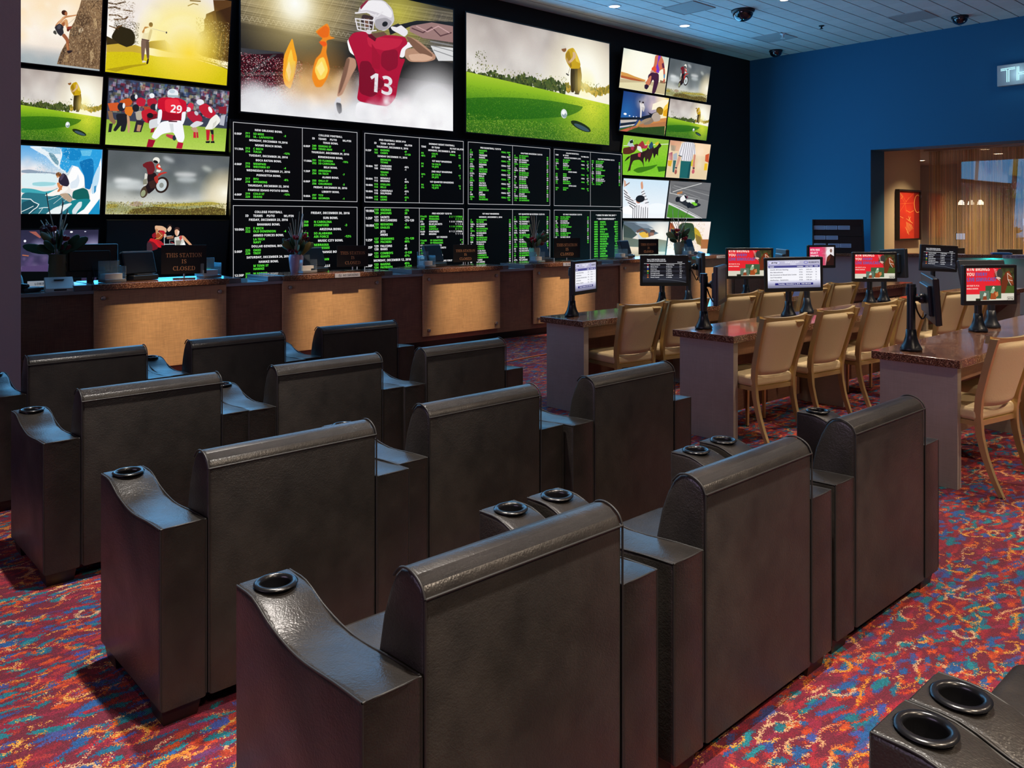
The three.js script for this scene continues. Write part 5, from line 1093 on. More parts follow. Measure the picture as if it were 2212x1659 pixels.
// ---------------------------------------------------------------- betting counter
const CT = 0.93, CF = -8.14;                                    // ledge height, front plane of the brown base
{
  const o = thing('betting_counter', 'long brown woven betting counter with pale ledge under the wall screens', 'counter', [0, 0, 0]);
  mesh('base_panel', bb(1.54, 12.66, 0.1, CT - 0.03, CF - 0.5, CF), M.brown, o); mesh('ledge', bb(1.54, 12.68, CT - 0.03, CT, CF - 0.62, CF + 0.035), M.ledge, o); mesh('toe_kick', bb(1.54, 12.66, 0, 0.1, CF - 0.5, CF - 0.07), M.darkWood, o);
  const g = thing('gate_panel', 'low brown panel between the betting counter and the blue wall', 'panel', [0, 0, 0]);
  mesh('panel', bb(12.69, BLUEX - 0.01, 0.05, 0.74, CF - 0.06, CF), M.brown, g); mesh('cap_rail', bb(12.69, BLUEX - 0.01, 0.74, 0.765, CF - 0.08, CF + 0.02), M.brown, g); mesh('toe_kick', bb(12.69, BLUEX - 0.01, 0, 0.05, CF - 0.05, CF - 0.02), M.darkWood, g);
}
const boltG = lathe([[0.001, 0.03], [0.016, 0.03], [0.021, 0.026], [0.021, 0], [0.001, 0]], 20).rotateX(Math.PI / 2);
PX.forEach((x0, i) => {
  const x1 = x0 + PW, o = thing('betting_station', ordinal[i] + ' tan front panel with granite top, counted from the grey pier', 'counter', [x0, 0, 0], 0, 'tan fronted stations along the betting counter'), w = PW;
  mesh('front_panel', rbx(w, CT - 0.17, 0.024, 0.003, w / 2, (CT + 0.165) / 2 - 0.003, CF + 0.03), M.tan, o);
  for (const a of [0.075, w - 0.075]) for (const b of [0.235, 0.855]) mesh('bolt', boltG, M.steel, o).position.set(a, b, CF + 0.04);
  mesh('countertop', rbx(w + 0.02, 0.055, 0.6, 0.005, w / 2, CT + 0.029, CF - 0.17 - 0.04), M.granite, o);
  for (const s of [0, 1]) mesh('end_cap', rbx(0.15, 0.05, 0.5, 0.004, s ? w + 0.087 : -0.087, CT + 0.026, CF - 0.22), M.endCap, o);
  mesh('hanger', bb(0.06, w - 0.06, 0.3, 0.8, CF, CF + 0.019), M.black, o);
});
function textPlate(w, h, bg, lines, font, col, W = 320) { const H = Math.round(W * h / w), [c, x] = canvas(W, H); x.fillStyle = bg; x.fillRect(0, 0, W, H); x.fillStyle = col; x.textAlign = 'center'; lines.forEach(([s, px, py, size, mw]) => { x.font = font + ' ' + Math.round(size * H) + 'px ' + (font.includes('serif') ? '' : 'sans-serif'); if (font.includes('serif')) x.font = Math.round(size * H) + 'px serif'; x.fillText(s, px * W, py * H, mw * W); }); return [c, x, W, H]; }
const closedTex = tex(textPlate(0.44, 0.3, '#04060c', [['THIS STATION', 0.5, 0.42, 0.2, 0.8], ['IS', 0.5, 0.64, 0.19, 0.2], ['CLOSED', 0.5, 0.88, 0.2, 0.5]], 'serif', '#a87d5c')[0]);
const noSmoke = (() => { const [c, x, W, H] = textPlate(0.32, 0.05, '#9aa0b4', [['NO SMOKING', 0.62, 0.76, 0.72, 0.62]], 'bold', '#20222c', 384); x.strokeStyle = '#20222c'; x.lineWidth = 4; x.beginPath(); x.arc(W * 0.2, H * 0.5, H * 0.34, 0, 7); x.moveTo(W * 0.2 - H * 0.24, H * 0.26); x.lineTo(W * 0.2 + H * 0.24, H * 0.74); x.stroke(); x.fillStyle = '#20222c'; x.fillRect(W * 0.2 - H * 0.2, H * 0.46, H * 0.36, H * 0.1); return tex(c); })();
const faced = (w, h, d, m, side = M.black) => [new THREE.BoxGeometry(w, h, d), [side, side, side, side, m, side]];
const SLAB = CT + 0.057;                                        // top of the granite
const closedMat = std({ map: closedTex, roughness: 0.4, emissive: 0xffffff, emissiveMap: closedTex, emissiveIntensity: 0.03 }), smokeMat = std({ map: noSmoke, roughness: 0.3 });  // closed signs glow faintly so their lettering shows; they are no lamps
function closedSign(x, z, w, label) {
  const h = w * 0.68, o = thing('counter_sign', label, 'sign', [x, SLAB, z], 0, 'dark signs reading this station is closed'); o.rotation.y = -0.35;
  const [g, m] = faced(w, h, 0.012, closedMat); mesh('plate', g.translate(0, h / 2 + 0.05, 0), m, o); mesh('post', cyl(0.008, 0.008, 0.06, 0, 0.03, -0.004, 8), M.steel, o); mesh('foot', rbx(w * 0.5, 0.012, 0.1, 0.004, 0, 0.006, 0), M.plastic, o);
}
closedSign(3.10, -8.28, 0.42, 'closed station sign in front of the two basketball players'); closedSign(5.03, -8.28, 0.36, 'closed station sign under the college bowl boards'); closedSign(6.70, -8.28, 0.33, 'closed station sign under the hockey odds'); closedSign(8.58, -8.28, 0.42, 'closed station sign beside the vase under the quarter wagering odds'); closedSign(10.45, -8.28, 0.36, 'closed station sign under the sprinter picture');
function terminal(x, z, turn, label, w = 0.34) {
  const o = thing('betting_terminal', label, 'terminal', [x, SLAB, z], turn, 'dark betting terminals on the counter');
  mesh('base', rbx(w * 0.8, 0.05, 0.22, 0.012, 0, 0.026, 0), M.plastic, o);
  const b = mesh('screen_housing', rbx(w, 0.22, 0.06, 0.012), M.plastic, o); b.position.set(0, 0.16, -0.02); b.rotation.x = -0.3;
  const r = mesh('top_rim', rbx(w * 0.96, 0.012, 0.05, 0.004), std({ color: lin(0.45, 0.33, 0.22), roughness: 0.4 }), o); r.position.set(0, 0.268, -0.052); r.rotation.x = -0.3;
  mesh('keypad', rbx(w * 0.5, 0.012, 0.07, 0.004, 0, 0.056, 0.06), M.black, o);
}
terminal(2.72, -8.42, 0.3, 'dark betting terminal behind the sign, first station'); terminal(4.60, -8.42, 0.3, 'dark betting terminal beside the red flowers, second station'); terminal(6.30, -8.42, 0.3, 'dark betting terminal on the third station'); terminal(8.22, -8.42, 0.3, 'dark betting terminal right of the pale vase'); terminal(10.05, -8.42, 0.3, 'dark betting terminal left of the sign under the sprinter'); terminal(11.75, -8.42, 0.3, 'dark betting terminal on the last station');
function holder(x, z, label, s = 1) {
  const o = thing('ticket_holder', label, 'holder', [x, SLAB, z], 0.2, 'clear acrylic slip holders on the counter'); const t = 0.005;
  mesh('tray', rbx(0.2 * s, 0.03, 0.14, 0.006, 0, 0.016, 0), M.endCap, o); mesh('back_plate', bx(0.2 * s, 0.17, t, 0, 0.115, -0.06), M.acrylic, o); for (const q of [-1, 1]) mesh('side_plate', bx(t, 0.12, 0.12, q * 0.1 * s, 0.09, 0), M.acrylic, o); mesh('slip_stack', bx(0.17 * s, 0.05, 0.08, 0, 0.056, -0.015), M.white, o);
}
holder(2.42, -8.25, 'clear slip holder at the pier end of the first station'); holder(3.34, -8.25, 'clear slip holder right of the basketball sign'); holder(4.45, -8.3, 'clear slip holder in front of the red flower vase'); holder(6.08, -8.28, 'clear slip holder at the left of the third station'); holder(7.98, -8.28, 'clear slip holder in front of the pale vase'); holder(9.78, -8.28, 'clear slip holder on the fifth station'); holder(11.5, -8.28, 'clear slip holder on the last station');
for (const [x, l] of [[4.82, 'no smoking plate on the second granite top'], [8.42, 'no smoking plate on the fourth granite top'], [12.15, 'no smoking plate on the last granite top']]) { const o = thing('notice_plate', l, 'sign', [x, CT + 0.03, CF + 0.098], 0, 'small no smoking plates'); const [g, m] = faced(0.32, 0.046, 0.006, smokeMat, M.white); mesh('plate', g, m, o); }
// flowers
const leafG = (() => { const g = new THREE.SphereGeometry(1, 10, 7); g.scale(0.028, 0.075, 0.008); g.translate(0, 0.075, 0); return g; })(), petalG = (() => { const g = new THREE.SphereGeometry(1, 10, 7); g.scale(0.022, 0.034, 0.012); g.translate(0, 0.03, 0); return g; })();
const flowerM = { leaf: std({ color: lin(0.03, 0.07, 0.025), roughness: 0.5 }), olive: std({ color: lin(0.14, 0.12, 0.035), roughness: 0.6 }), red: std({ color: lin(0.36, 0.012, 0.02), roughness: 0.5 }), dark: std({ color: lin(0.11, 0.008, 0.016), roughness: 0.5 }), twig: std({ color: lin(0.42, 0.27, 0.16), roughness: 0.6 }), pale: std({ color: lin(0.7, 0.64, 0.55), roughness: 0.6 }) };
function bouquet(x, y, z, s, vase, vm, vaseTop, label) {
  const o = thing('flower_arrangement', label, 'flowers', [x, y, z], rr(0, 6), 'flower arrangements behind the betting counter'); o.scale.setScalar(s);
  mesh('vase', vase, vm, o); const T = vaseTop;
  for (let i = 0; i < 11; i++) { const a = rr(0, 6.28), h = rr(0.3, 0.62), e = rr(0.05, 0.2), k = [Math.cos(a), Math.sin(a)]; mesh('twig', tube([[0, T - 0.05, 0], [k[0] * e * 0.3, T + h * 0.4, k[1] * e * 0.3], [k[0] * e * 0.7 + rr(-0.03, 0.03), T + h * 0.75, k[1] * e * 0.7], [k[0] * e, T + h, k[1] * e]], 0.0045, 14, 5), i % 4 ? flowerM.twig : flowerM.pale, o); }
  for (let i = 0; i < 18; i++) { const a = rr(0, 6.28), t = rr(0.5, 1.45), l = mesh('leaf', leafG, pick([flowerM.leaf, flowerM.olive, flowerM.leaf]), o); l.position.set(Math.cos(a) * 0.05, T + rr(0, 0.14), Math.sin(a) * 0.05); l.rotation.set(0, -a, -t, 'YXZ'); l.scale.setScalar(rr(0.9, 1.7)); }
  for (let i = 0; i < 7; i++) { const a = rr(0, 6.28), d = rr(0.03, 0.15), b = new THREE.Group(); b.name = 'blossom'; b.position.set(Math.cos(a) * d, T + rr(0.05, 0.26), Math.sin(a) * d); b.rotation.set(rr(-0.6, 0.6), a, rr(-0.6, 0.6)); o.add(b); for (let k = 0; k < 7; k++) { const p = mesh('petal', petalG, i % 2 ? flowerM.red : flowerM.dark, b); p.rotation.set(0, k / 7 * 6.28, 0.9, 'YXZ'); } mesh('flower_centre', new THREE.SphereGeometry(0.014, 8, 6).translate(0, 0.012, 0), flowerM.olive, b); }
}
const urn = lathe([[0.001, 0], [0.07, 0], [0.085, 0.1], [0.095, 0.2], [0.085, 0.24], [0.078, 0.24], [0.08, 0.2], [0.001, 0.03]]);
const caneVase = (() => { const p = [[0.001, 0], [0.075, 0]]; for (let i = 1; i <= 4; i++) { p.push([0.07, i * 0.08 - 0.012], [0.077, i * 0.08]); } p.push([0.062, 0.322], [0.06, 0.04], [0.001, 0.04]); return lathe(p, 24); })();
bouquet(2.02, CT + 0.001, -8.52, 1.0, caneVase, std({ color: lin(0.16, 0.09, 0.035), roughness: 0.5 }), 0.3, 'dark red and white twig flowers in a ringed brown vase by the pier');
bouquet(4.36, SLAB, -8.36, 0.86, urn, phys({ color: lin(0.3, 0.22, 0.32), roughness: 0.15 }), 0.22, 'red flowers with curly twigs before the college bowl boards');
bouquet(8.05, SLAB, -8.4, 0.86, urn, std({ color: lin(0.3, 0.29, 0.2), roughness: 0.5 }), 0.22, 'red flowers in a pale ribbed vase before the wagering odds');
bouquet(11.42, SLAB, -8.4, 0.95, urn, std({ color: lin(0.3, 0.27, 0.16), roughness: 0.5 }), 0.22, 'dark flowers silhouetted before the tennis picture');
// things on the low ledge by the pier
{
  const o = thing('teller_monitor', 'large black monitor seen from behind, left of the first station', 'monitor', [2.30, CT + 0.001, -8.55], -0.12);
  mesh('housing', rbx(0.5, 0.32, 0.045, 0.012, 0, 0.25, 0), M.bezel, o); mesh('back_bulge', rbx(0.36, 0.2, 0.04, 0.015, 0, 0.25, 0.035), M.bezel, o); mesh('stand', bx(0.05, 0.16, 0.03, 0, 0.085, 0.03), M.bezel, o); mesh('foot', rbx(0.24, 0.014, 0.16, 0.006, 0, 0.008, 0.02), M.bezel, o); mesh('cable', tube([[0.02, 0.2, 0.06], [0.03, 0.1, 0.08], [0.01, 0.02, 0.08]], 0.006), M.black, o);
  const p = thing('desk_telephone', 'small dark telephone on the ledge beside the pier', 'telephone', [1.72, CT + 0.001, -8.3], 0.4); mesh('body', rbx(0.16, 0.04, 0.19, 0.012, 0, 0.022, 0), M.plastic, p); mesh('handset', rbx(0.045, 0.035, 0.19, 0.014, -0.05, 0.06, 0), M.plastic, p); mesh('key_plate', rbx(0.08, 0.006, 0.1, 0.002, 0.035, 0.044, 0.02), M.white, p);
  const w = thing('slip_reader', 'pale grey wedge shaped slip reader on the ledge', 'reader', [1.97, CT + 0.001, -8.24], -0.15);
  const body = extrude([[0.1, 0], [0.1, 0.03], [-0.09, 0.12], [-0.1, 0]], 0.23, 0.006); mesh('body', body, M.white, w); mesh('slot', bx(0.1, 0.012, 0.01, 0, 0.016, 0.1), M.black, w); mesh('screen', bx(0.08, 0.004, 0.06, 0, 0.1, -0.045), M.black, w);
  const c = thing('label_card', 'white name card standing on the ledge before the dunk picture', 'card', [1.86, CT + 0.001, -8.44], -0.1); const [cc, cx, cW, cH] = textPlate(0.2, 0.05, '#eef4f8', [['LOBING', 0.55, 0.72, 0.56, 0.7]], 'bold', '#2a2c34', 256); const [g, m] = faced(0.2, 0.05, 0.006, std({ map: tex(cc), emissive: 0xffffff, emissiveMap: tex(cc), emissiveIntensity: 0.25 }), M.white); mesh('card', g.translate(0, 0.06, 0), m, c); mesh('stand', rbx(0.2, 0.03, 0.06, 0.006, 0, 0.016, 0), M.plastic, c);  // card given a glow standing in for light from the screens
  const s = thing('lamp_shade', 'curved brown shade half hidden by the pier', 'lamp', [1.62, CT + 0.001, -8.5]); mesh('shade', lathe([[0.13, 0], [0.11, 0.12], [0.06, 0.24], [0.055, 0.24], [0.1, 0.12], [0.122, 0.004]], 24), std({ color: lin(0.18, 0.12, 0.08), roughness: 0.5, side: THREE.DoubleSide }), s); mesh('finial', cyl(0.012, 0.02, 0.04, 0, 0.25, 0, 10), M.steel, s);
}

// ---------------------------------------------------------------- lounge chairs
const csg = new Evaluator(); csg.useGroups = false;
const ARMX = 0.389, ARMW = 0.147, CUPZ = -0.512;
const armGeo = (() => {
  const g = extrude([[0, 0.06], [0, 0.618], [-0.06, 0.617], [-0.13, 0.611], [-0.2, 0.606], [-0.27, 0.604], [-0.34, 0.61], [-0.40, 0.627], [-0.445, 0.648], [-0.49, 0.658], [-0.575, 0.661], [-0.583, 0.652], [-0.583, 0.06]], ARMW, 0.012);
  const hole = cyl(0.041, 0.041, 0.2, 0, 0.66, CUPZ, 28); const A = new Brush(g), B = new Brush(uvm(hole.toNonIndexed())); A.updateMatrixWorld(); B.updateMatrixWorld();
  const r = csg.evaluate(A, B, SUBTRACTION).geometry; return uvm(r);
})();
const cupGeo = lathe([[0.001, 0.575], [0.037, 0.575], [0.0395, 0.6], [0.04, 0.661], [0.052, 0.6625], [0.0535, 0.666], [0.047, 0.6705], [0.0385, 0.669], [0.036, 0.66], [0.034, 0.582], [0.001, 0.58]], 32);
const backGeo = extrude([[0, 0.06], [0, 0.772], [-0.012, 0.795], [-0.035, 0.812], [-0.062, 0.818], [-0.088, 0.812], [-0.112, 0.79], [-0.135, 0.75], [-0.158, 0.69], [-0.178, 0.6], [-0.19, 0.45], [-0.19, 0.06]], 0.626, 0.014);
const chair0 = new THREE.Group();
{
  chair0.name = 'lounge_chair'; const o = chair0;
  mesh('backrest', backGeo, M.leather, o);
  const pr = 0.0032, hx = 0.312;
  mesh('piping', merge([tube([[-hx, 0.07, 0.001], [-hx, 0.4, 0.001], [-hx, 0.771, 0.001]], pr, 8, 5), tube([[hx, 0.07, 0.001], [hx, 0.4, 0.001], [hx, 0.771, 0.001]], pr, 8, 5), tube([[-hx, 0.772, 0.0015], [0, 0.7725, 0.002], [hx, 0.772, 0.0015]], pr, 8, 5), ...[-1, 1].map((s) => tube([[s * hx, 0.772, 0.001], [s * hx, 0.797, -0.012], [s * hx, 0.813, -0.037], [s * hx, 0.818, -0.063], [s * hx, 0.811, -0.09], [s * hx, 0.788, -0.114]], pr, 18, 5))]), M.piping, o);
  for (const s of [-1, 1]) {
    const a = new THREE.Group(); a.name = 'armrest'; a.position.x = s * ARMX; o.add(a);
    mesh('arm_pad', armGeo, M.leather, a); mesh('cup_holder', cupGeo, M.cupPlastic, a).position.z = CUPZ;
    const q = ARMW / 2 - 0.003; mesh('arm_piping', merge([-1, 1].map((k) => tube([[k * q, 0.615, -0.004], [k * q, 0.612, -0.1], [k * q, 0.603, -0.27], [k * q, 0.625, -0.4], [k * q, 0.656, -0.49], [k * q, 0.657, -0.577]], 0.003, 20, 5)).concat([tube([[-q, 0.615, -0.004], [0, 0.6165, -0.001], [q, 0.615, -0.004]], 0.003, 8, 5), ...[-1, 1].map((k) => tube([[k * q, 0.614, -0.003], [k * q, 0.3, -0.003], [k * q, 0.07, -0.003]], 0.003, 6, 5))])), M.piping, a);
  }
  mesh('seat_cushion', rbx(0.612, 0.15, 0.45, 0.035, 0, 0.375, -0.395, 3), M.leather, o); mesh('seat_base', rbx(0.62, 0.25, 0.4, 0.012, 0, 0.185, -0.385), M.leather, o);
  for (const sx of [-1, 1]) for (const z of [-0.075, -0.52]) mesh('leg', sweep([[0.062, 0.058], [0.052, 0.046]].map(([a, b], k) => [[-a, 0.064 - 0.064 * k, -b], [-a, 0.064 - 0.064 * k, b], [a, 0.064 - 0.064 * k, b], [a, 0.064 - 0.064 * k, -b]])), M.darkWood, o).position.set(sx * ARMX, 0, z);
}
const ROWNAME = ['row nearest the front, partly out of view', 'large front row', 'second row from the front', 'third row from the front', 'row nearest the betting counter'], COLNAME = ['left chair', 'middle chair', 'right chair'];
const SEATS = [[[1.117, -0.07], [2.05, -0.07]], [[1.32, -1.378], [2.299, -1.374], [3.276, -1.392]], [[1.35, -2.57], [2.27, -2.65], [3.205, -2.612]], [[1.331, -3.898], [2.237, -3.884], [3.147, -3.866]], [[1.373, -5.08], [2.265, -5.09], [3.182, -5.118]]];
let firstChair = true;
SEATS.forEach((row, r) => row.forEach(([x, z], c) => {
  const label = 'black leather club chair, ' + COLNAME[c] + ' of the ' + ROWNAME[r];
  if (firstChair) { firstChair = false; chair0.name = numbered('lounge_chair'); chair0.position.set(x, 0, z); chair0.userData = { label, category: 'armchair', group: 'black leather club chairs in rows' }; scene.add(chair0); return; }
  dup(chair0, label, [x, 0, z], rr(-0.015, 0.015));
}));

// ---------------------------------------------------------------- desks
const DESKS = [{ x: 4.84, z0: -4.985, z1: -4.495, n: 'desk nearest the betting counter' }, { x: 4.975, z0: -3.72, z1: -3.2, n: 'middle desk of the three' }, { x: 5.07, z0: -2.285, z1: -1.772, n: 'desk nearest the front' }];
const DH = 0.758;
DESKS.forEach((d, i) => {
  const L = 11.2 - d.x, o = thing('long_desk', 'long granite topped desk with pale end panel, ' + d.n, 'desk', [d.x, 0, 0], 0, 'granite topped desks');
  mesh('countertop', rbx(L, 0.05, d.z1 - d.z0, 0.006, L / 2, DH - 0.025, (d.z0 + d.z1) / 2), M.granite, o);
  mesh('end_panel', bb(0.045, 0.1, 0, DH - 0.05, d.z0 + 0.035, d.z1 - 0.03), M.cream, o);
  for (let k = 1; k < 4; k++) mesh('support_panel', bb(k * 1.72, k * 1.72 + 0.05, 0, DH - 0.05, d.z0 + 0.035, d.z1 - 0.05), M.cream, o);
  mesh('end_panel', bb(L - 0.13, L - 0.045, 0, DH - 0.05, d.z0 + 0.035, d.z1 - 0.03), M.cream, o);
  mesh('apron', bb(0.13, L - 0.13, DH - 0.16, DH - 0.05, d.z1 - 0.11, d.z1 - 0.085), M.brown, o);
  mesh('modesty_panel', bb(0.13, L - 0.13, 0.06, DH - 0.05, d.z0 + 0.06, d.z0 + 0.085), M.brown, o);
});

// ---------------------------------------------------------------- gold framed chairs
const side0 = new THREE.Group();
{
  const o = side0; o.name = 'dining_chair';
  const Z = (y) => { const p = [[0, 0.045], [0.1, -0.005], [0.22, -0.05], [0.34, -0.078], [0.44, -0.085], [0.55, -0.072], [0.7, -0.03], [0.8, 0.0], [0.9, 0.034]]; for (let i = 0; i + 1 < p.length; i++) if (y <= p[i + 1][0]) { const t = (y - p[i][0]) / (p[i + 1][0] - p[i][0]); return p[i][1] + (p[i + 1][1] - p[i][1]) * t; } return 0.034; };
  const XS = (y) => 0.192 + 0.042 * Math.max(0, (y - 0.4) / 0.5), ys = []; for (let i = 0; i <= 22; i++) ys.push(0.895 * i / 22);
  const sec = (s, y) => { const w = y < 0.4 ? 0.011 + 0.002 * y / 0.4 : 0.0125, d = 0.014 + 0.006 * Math.min(1, y / 0.4), x = s * (y < 0.4 ? 0.186 + 0.006 * y / 0.4 : XS(y)), z = Z(y); return [[x - w, y, z - d], [x + w, y, z - d], [x + w, y, z + d], [x - w, y, z + d]]; };
  for (const s of [-1, 1]) { mesh('back_post', sweep(ys.filter((y) => y > 0.37).map((y) => sec(s, y))), M.gold, o); mesh('leg', sweep(ys.filter((y) => y < 0.41).map((y) => sec(s, y))), M.gold, o); mesh('leg', sweep([0, 0.2, 0.385].map((y) => { const w = 0.009 + 0.004 * y / 0.4, x = s * 0.196, z = -0.5; return [[x - w, y, z - w], [x + w, y, z - w], [x + w, y, z + w], [x - w, y, z + w]]; })), M.gold, o); }
  const cz = (u) => 0.034 * (1 - u * u), us = []; for (let i = 0; i <= 16; i++) us.push(-1 + i / 8);
  mesh('top_rail', sweep(us.map((u) => { const x = u * 0.246, top = 0.892 + 0.018 * Math.pow(Math.abs(u), 3), z = 0.026 + cz(u) - 0.03, b = top - 0.042; return [[x, b, z - 0.012 - 0.004], [x, b, z + 0.012 - 0.004], [x, top, z + 0.014], [x, top, z - 0.012]]; })), M.gold, o);
  // upholstered back: a rounded pad that follows the curve of the frame
  { const n = 18, m = 20, pos = [], idx = [], uv = []; for (const side of [1, -1]) for (let j = 0; j <= m; j++) for (let i = 0; i <= n; i++) { let u = -1 + 2 * i / n, v = j / m; const c = v < 0.18 ? 1 - 0.16 * Math.pow(1 - v / 0.18, 2) : 1, y = 0.485 + 0.385 * v, x = u * (XS(y) - 0.016) * c, pad = 0.026 * Math.pow(Math.max(0, 1 - Math.pow(Math.abs(u), 7)), 0.5) * Math.pow(Math.max(0, 1 - Math.pow(Math.abs(2 * v - 1), 9)), 0.5); pos.push(x, y, Z(y) + cz(u) - 0.016 + side * pad); uv.push(x, y); }
    const st = (n + 1) * (m + 1); for (let s = 0; s < 2; s++) for (let j = 0; j < m; j++) for (let i = 0; i < n; i++) { const a = s * st + j * (n + 1) + i, b = a + 1, c = a + n + 1, d = c + 1; s ? idx.push(a, d, b, a, c, d) : idx.push(a, b, d, a, d, c); }
    const g = new THREE.BufferGeometry(); g.setAttribute('position', new THREE.Float32BufferAttribute(pos, 3)); g.setAttribute('uv', new THREE.Float32BufferAttribute(uv, 2)); g.setIndex(idx); g.computeVertexNormals(); mesh('back_cushion', g, M.creamVinyl, o); }
  { const s = new THREE.Shape(); s.absarc(0, 0, 0.036, Math.PI, 2 * Math.PI); s.lineTo(-0.036, 0); const g = new THREE.ExtrudeGeometry(s, { depth: 0.012, bevelEnabled: true, bevelSize: 0.003, bevelThickness: 0.003, bevelSegments: 2 }); const h = mesh('grip', uvm(g), M.gold, o); h.position.set(0.115, 0.862, Z(0.85) + cz(0.47) + 0.0); h.rotation.x = 0.3; }
  mesh('seat_cushion', rbx(0.425, 0.075, 0.43, 0.028, 0, 0.445, -0.295, 3), M.creamVinyl, o);
  mesh('seat_frame', merge([bx(0.4, 0.028, 0.022, 0, 0.395, -0.5), bx(0.39, 0.028, 0.022, 0, 0.395, -0.088), bx(0.022, 0.028, 0.43, -0.195, 0.395, -0.3), bx(0.022, 0.028, 0.43, 0.195, 0.395, -0.3)]), M.gold, o);
  for (const s of [-1, 1]) for (const z of [0.045, -0.5]) mesh('glide', cyl(0.012, 0.014, 0.008, s * (z > 0 ? 0.186 : 0.196), 0.004, z, 10), M.black, o);
}
const CH = [[[5.23, 5.82, 6.67, 7.28, 8.05, 8.7], -4.22, 'desk nearest the betting counter'], [[5.25, 5.975, 6.79, 7.42, 8.36, 8.95], -2.97, 'middle desk'], [[5.33, 6.02], -1.575, 'desk nearest the front']];
let firstSide = true;
CH.forEach(([xs, z, n]) => xs.forEach((x, i) => {
  const label = ordinal[i] + ' gold framed cream chair from the near end of the ' + n, p = [x, 0, z + rr(-0.012, 0.012)];
  if (firstSide) { firstSide = false; side0.name = numbered('dining_chair'); side0.position.set(...p); side0.rotation.y = -0.16; side0.userData = { label, category: 'chair', group: 'gold framed cream chairs along the desks' }; scene.add(side0); return; }
  dup(side0, label, p, i ? rr(-0.15, -0.09) : -0.18);
}));
// ---------------------------------------------------------------- desk monitors
const poleG = cyl(0.024, 0.026, 0.36, 0, 0.2, 0, 20), flareG = lathe([[0.001, 0], [0.062, 0], [0.064, 0.012], [0.056, 0.028], [0.044, 0.05], [0.034, 0.085], [0.029, 0.13], [0.001, 0.13]], 28), collarG = merge([cyl(0.031, 0.031, 0.05, 0, 0.365, 0, 20), cyl(0.027, 0.027, 0.03, 0, 0.395, 0, 20)]);
function monitor([x, z], psi, [w, h], t, label, { dy = 0, roll = 0, pitch = 0, reach = 0.1, turn = psi, k = 1 } = {}) {
  const o = thing('desk_monitor', label, 'monitor', [x, DH + 0.001, z], 0, 'monitors on desk posts');
  mesh('base', flareG, M.plastic, o); mesh('pole', poleG, M.plastic, o); mesh('collar', collarG, M.plastic, o);
  const a = new THREE.Group(); a.name = 'display_head'; a.rotation.y = turn * Math.PI / 180; a.position.y = 0.36 + dy; o.add(a);
  mesh('swivel_arm', merge([bar([0, 0, 0], [0, 0, reach - 0.05], 0.018, 12), new THREE.SphereGeometry(0.032, 14, 10).translate(0, 0, reach - 0.055)]), M.plastic, a);
  const p = (n, g, m) => { const q = mesh(n, g, m, a); q.position.z = reach; q.rotation.set(pitch, (psi - turn) * Math.PI / 180, roll); return q; };
  p('housing', merge([rbx(w, h, 0.03, 0.008, 0, 0, 0), rbx(w * 0.7, h * 0.66, 0.03, 0.012, 0, 0, -0.022)]), M.plastic);
  const b = 0.02, f = []; for (const s of [-1, 1]) { f.push(bx(b, h - 0.008, 0.012, s * (w / 2 - b / 2 - 0.002), 0, 0.014)); f.push(bx(w - 2 * b, s > 0 ? b : b * 1.5, 0.012, 0, s * (h / 2 - (s > 0 ? b : b * 1.5) / 2 - 0.003), 0.014)); }
  p('bezel', merge(f), M.bezel);
  p('display', new THREE.BoxGeometry(w - 2 * b - 0.004, h - 2.5 * b - 0.006, 0.003).translate(0, 0.004, 0.0165), [M.black, M.black, M.black, M.black, t ? screenMat(t, k) : std({ color: lin(0.03, 0.03, 0.028), roughness: 0.2 }), M.black]);
  mesh('cable', tube([[0.0, -0.03, 0.028], [0.03, -0.09, reach * 0.5], [0.02, -0.13, reach - 0.04], [0.0, -0.1, reach - 0.03]], 0.005, 20, 6), M.black, a);
  return o;
}
const A = [0.43, 0.287], B = [0.485, 0.285];
monitor([5.045, -4.81], 16, [0.43, 0.285], PIC.schedule, 'monitor with white racing schedule at the near end of the farthest desk', { reach: 0.1, turn: 40, dy: -0.03 });
monitor([6.3, -4.83], -42, [0.45, 0.29], PIC.entries, 'monitor with dark race entries over the farthest desk, before the counter', { dy: -0.02 });
monitor([6.62, -4.76], 40, A, null, 'monitor turned away, beside the dark race entries on the farthest desk', { reach: 0.12 });
monitor([7.7, -4.8], -40, [0.5, 0.325], PIC.simulcast, 'monitor with red simulcast advertisement on the farthest desk', { dy: 0.0 });
monitor([8.02, -4.7], 44, A, null, 'monitor turned away, behind the red simulcast advertisement on the farthest desk', { reach: 0.12 });
monitor([9.2, -4.8], -30, [0.36, 0.27], PIC.tracks, 'monitor with pink select tracks advertisement', { dy: 0.03 });
monitor([5.178, -3.586], 25, A, null, 'dark monitor seen edge on at the near end of the middle desk', { reach: 0.13, turn: 60, dy: -0.035 });
monitor([6.367, -3.565], -40, B, PIC.schedule, 'large monitor with white racing schedule on the middle desk', { dy: -0.0, roll: 0.02 });
monitor([6.74, -3.6], 140, [0.36, 0.25], null, 'monitor hidden behind the white racing schedule on the middle desk', { reach: 0.1 });
monitor([8.0, -3.62], -42, A, PIC.simulcast, 'monitor with red simulcast advertisement on the middle desk', { dy: 0 });
monitor([8.25, -3.59], 55, A, null, 'monitor tilted away behind the simulcast advertisement on the middle desk', { reach: 0.1, roll: -0.06, dy: 0.02 });
monitor([9.5, -3.6], -38, [0.42, 0.287], PIC.entries, 'tilted monitor with dark race entries before the grey half wall', { dy: 0.04, roll: -0.05 });
monitor([5.246, -2.116], 30, A, null, 'monitor seen from behind at the near end of the front desk', { reach: 0.13, turn: 55, pitch: -0.08, dy: -0.04 });
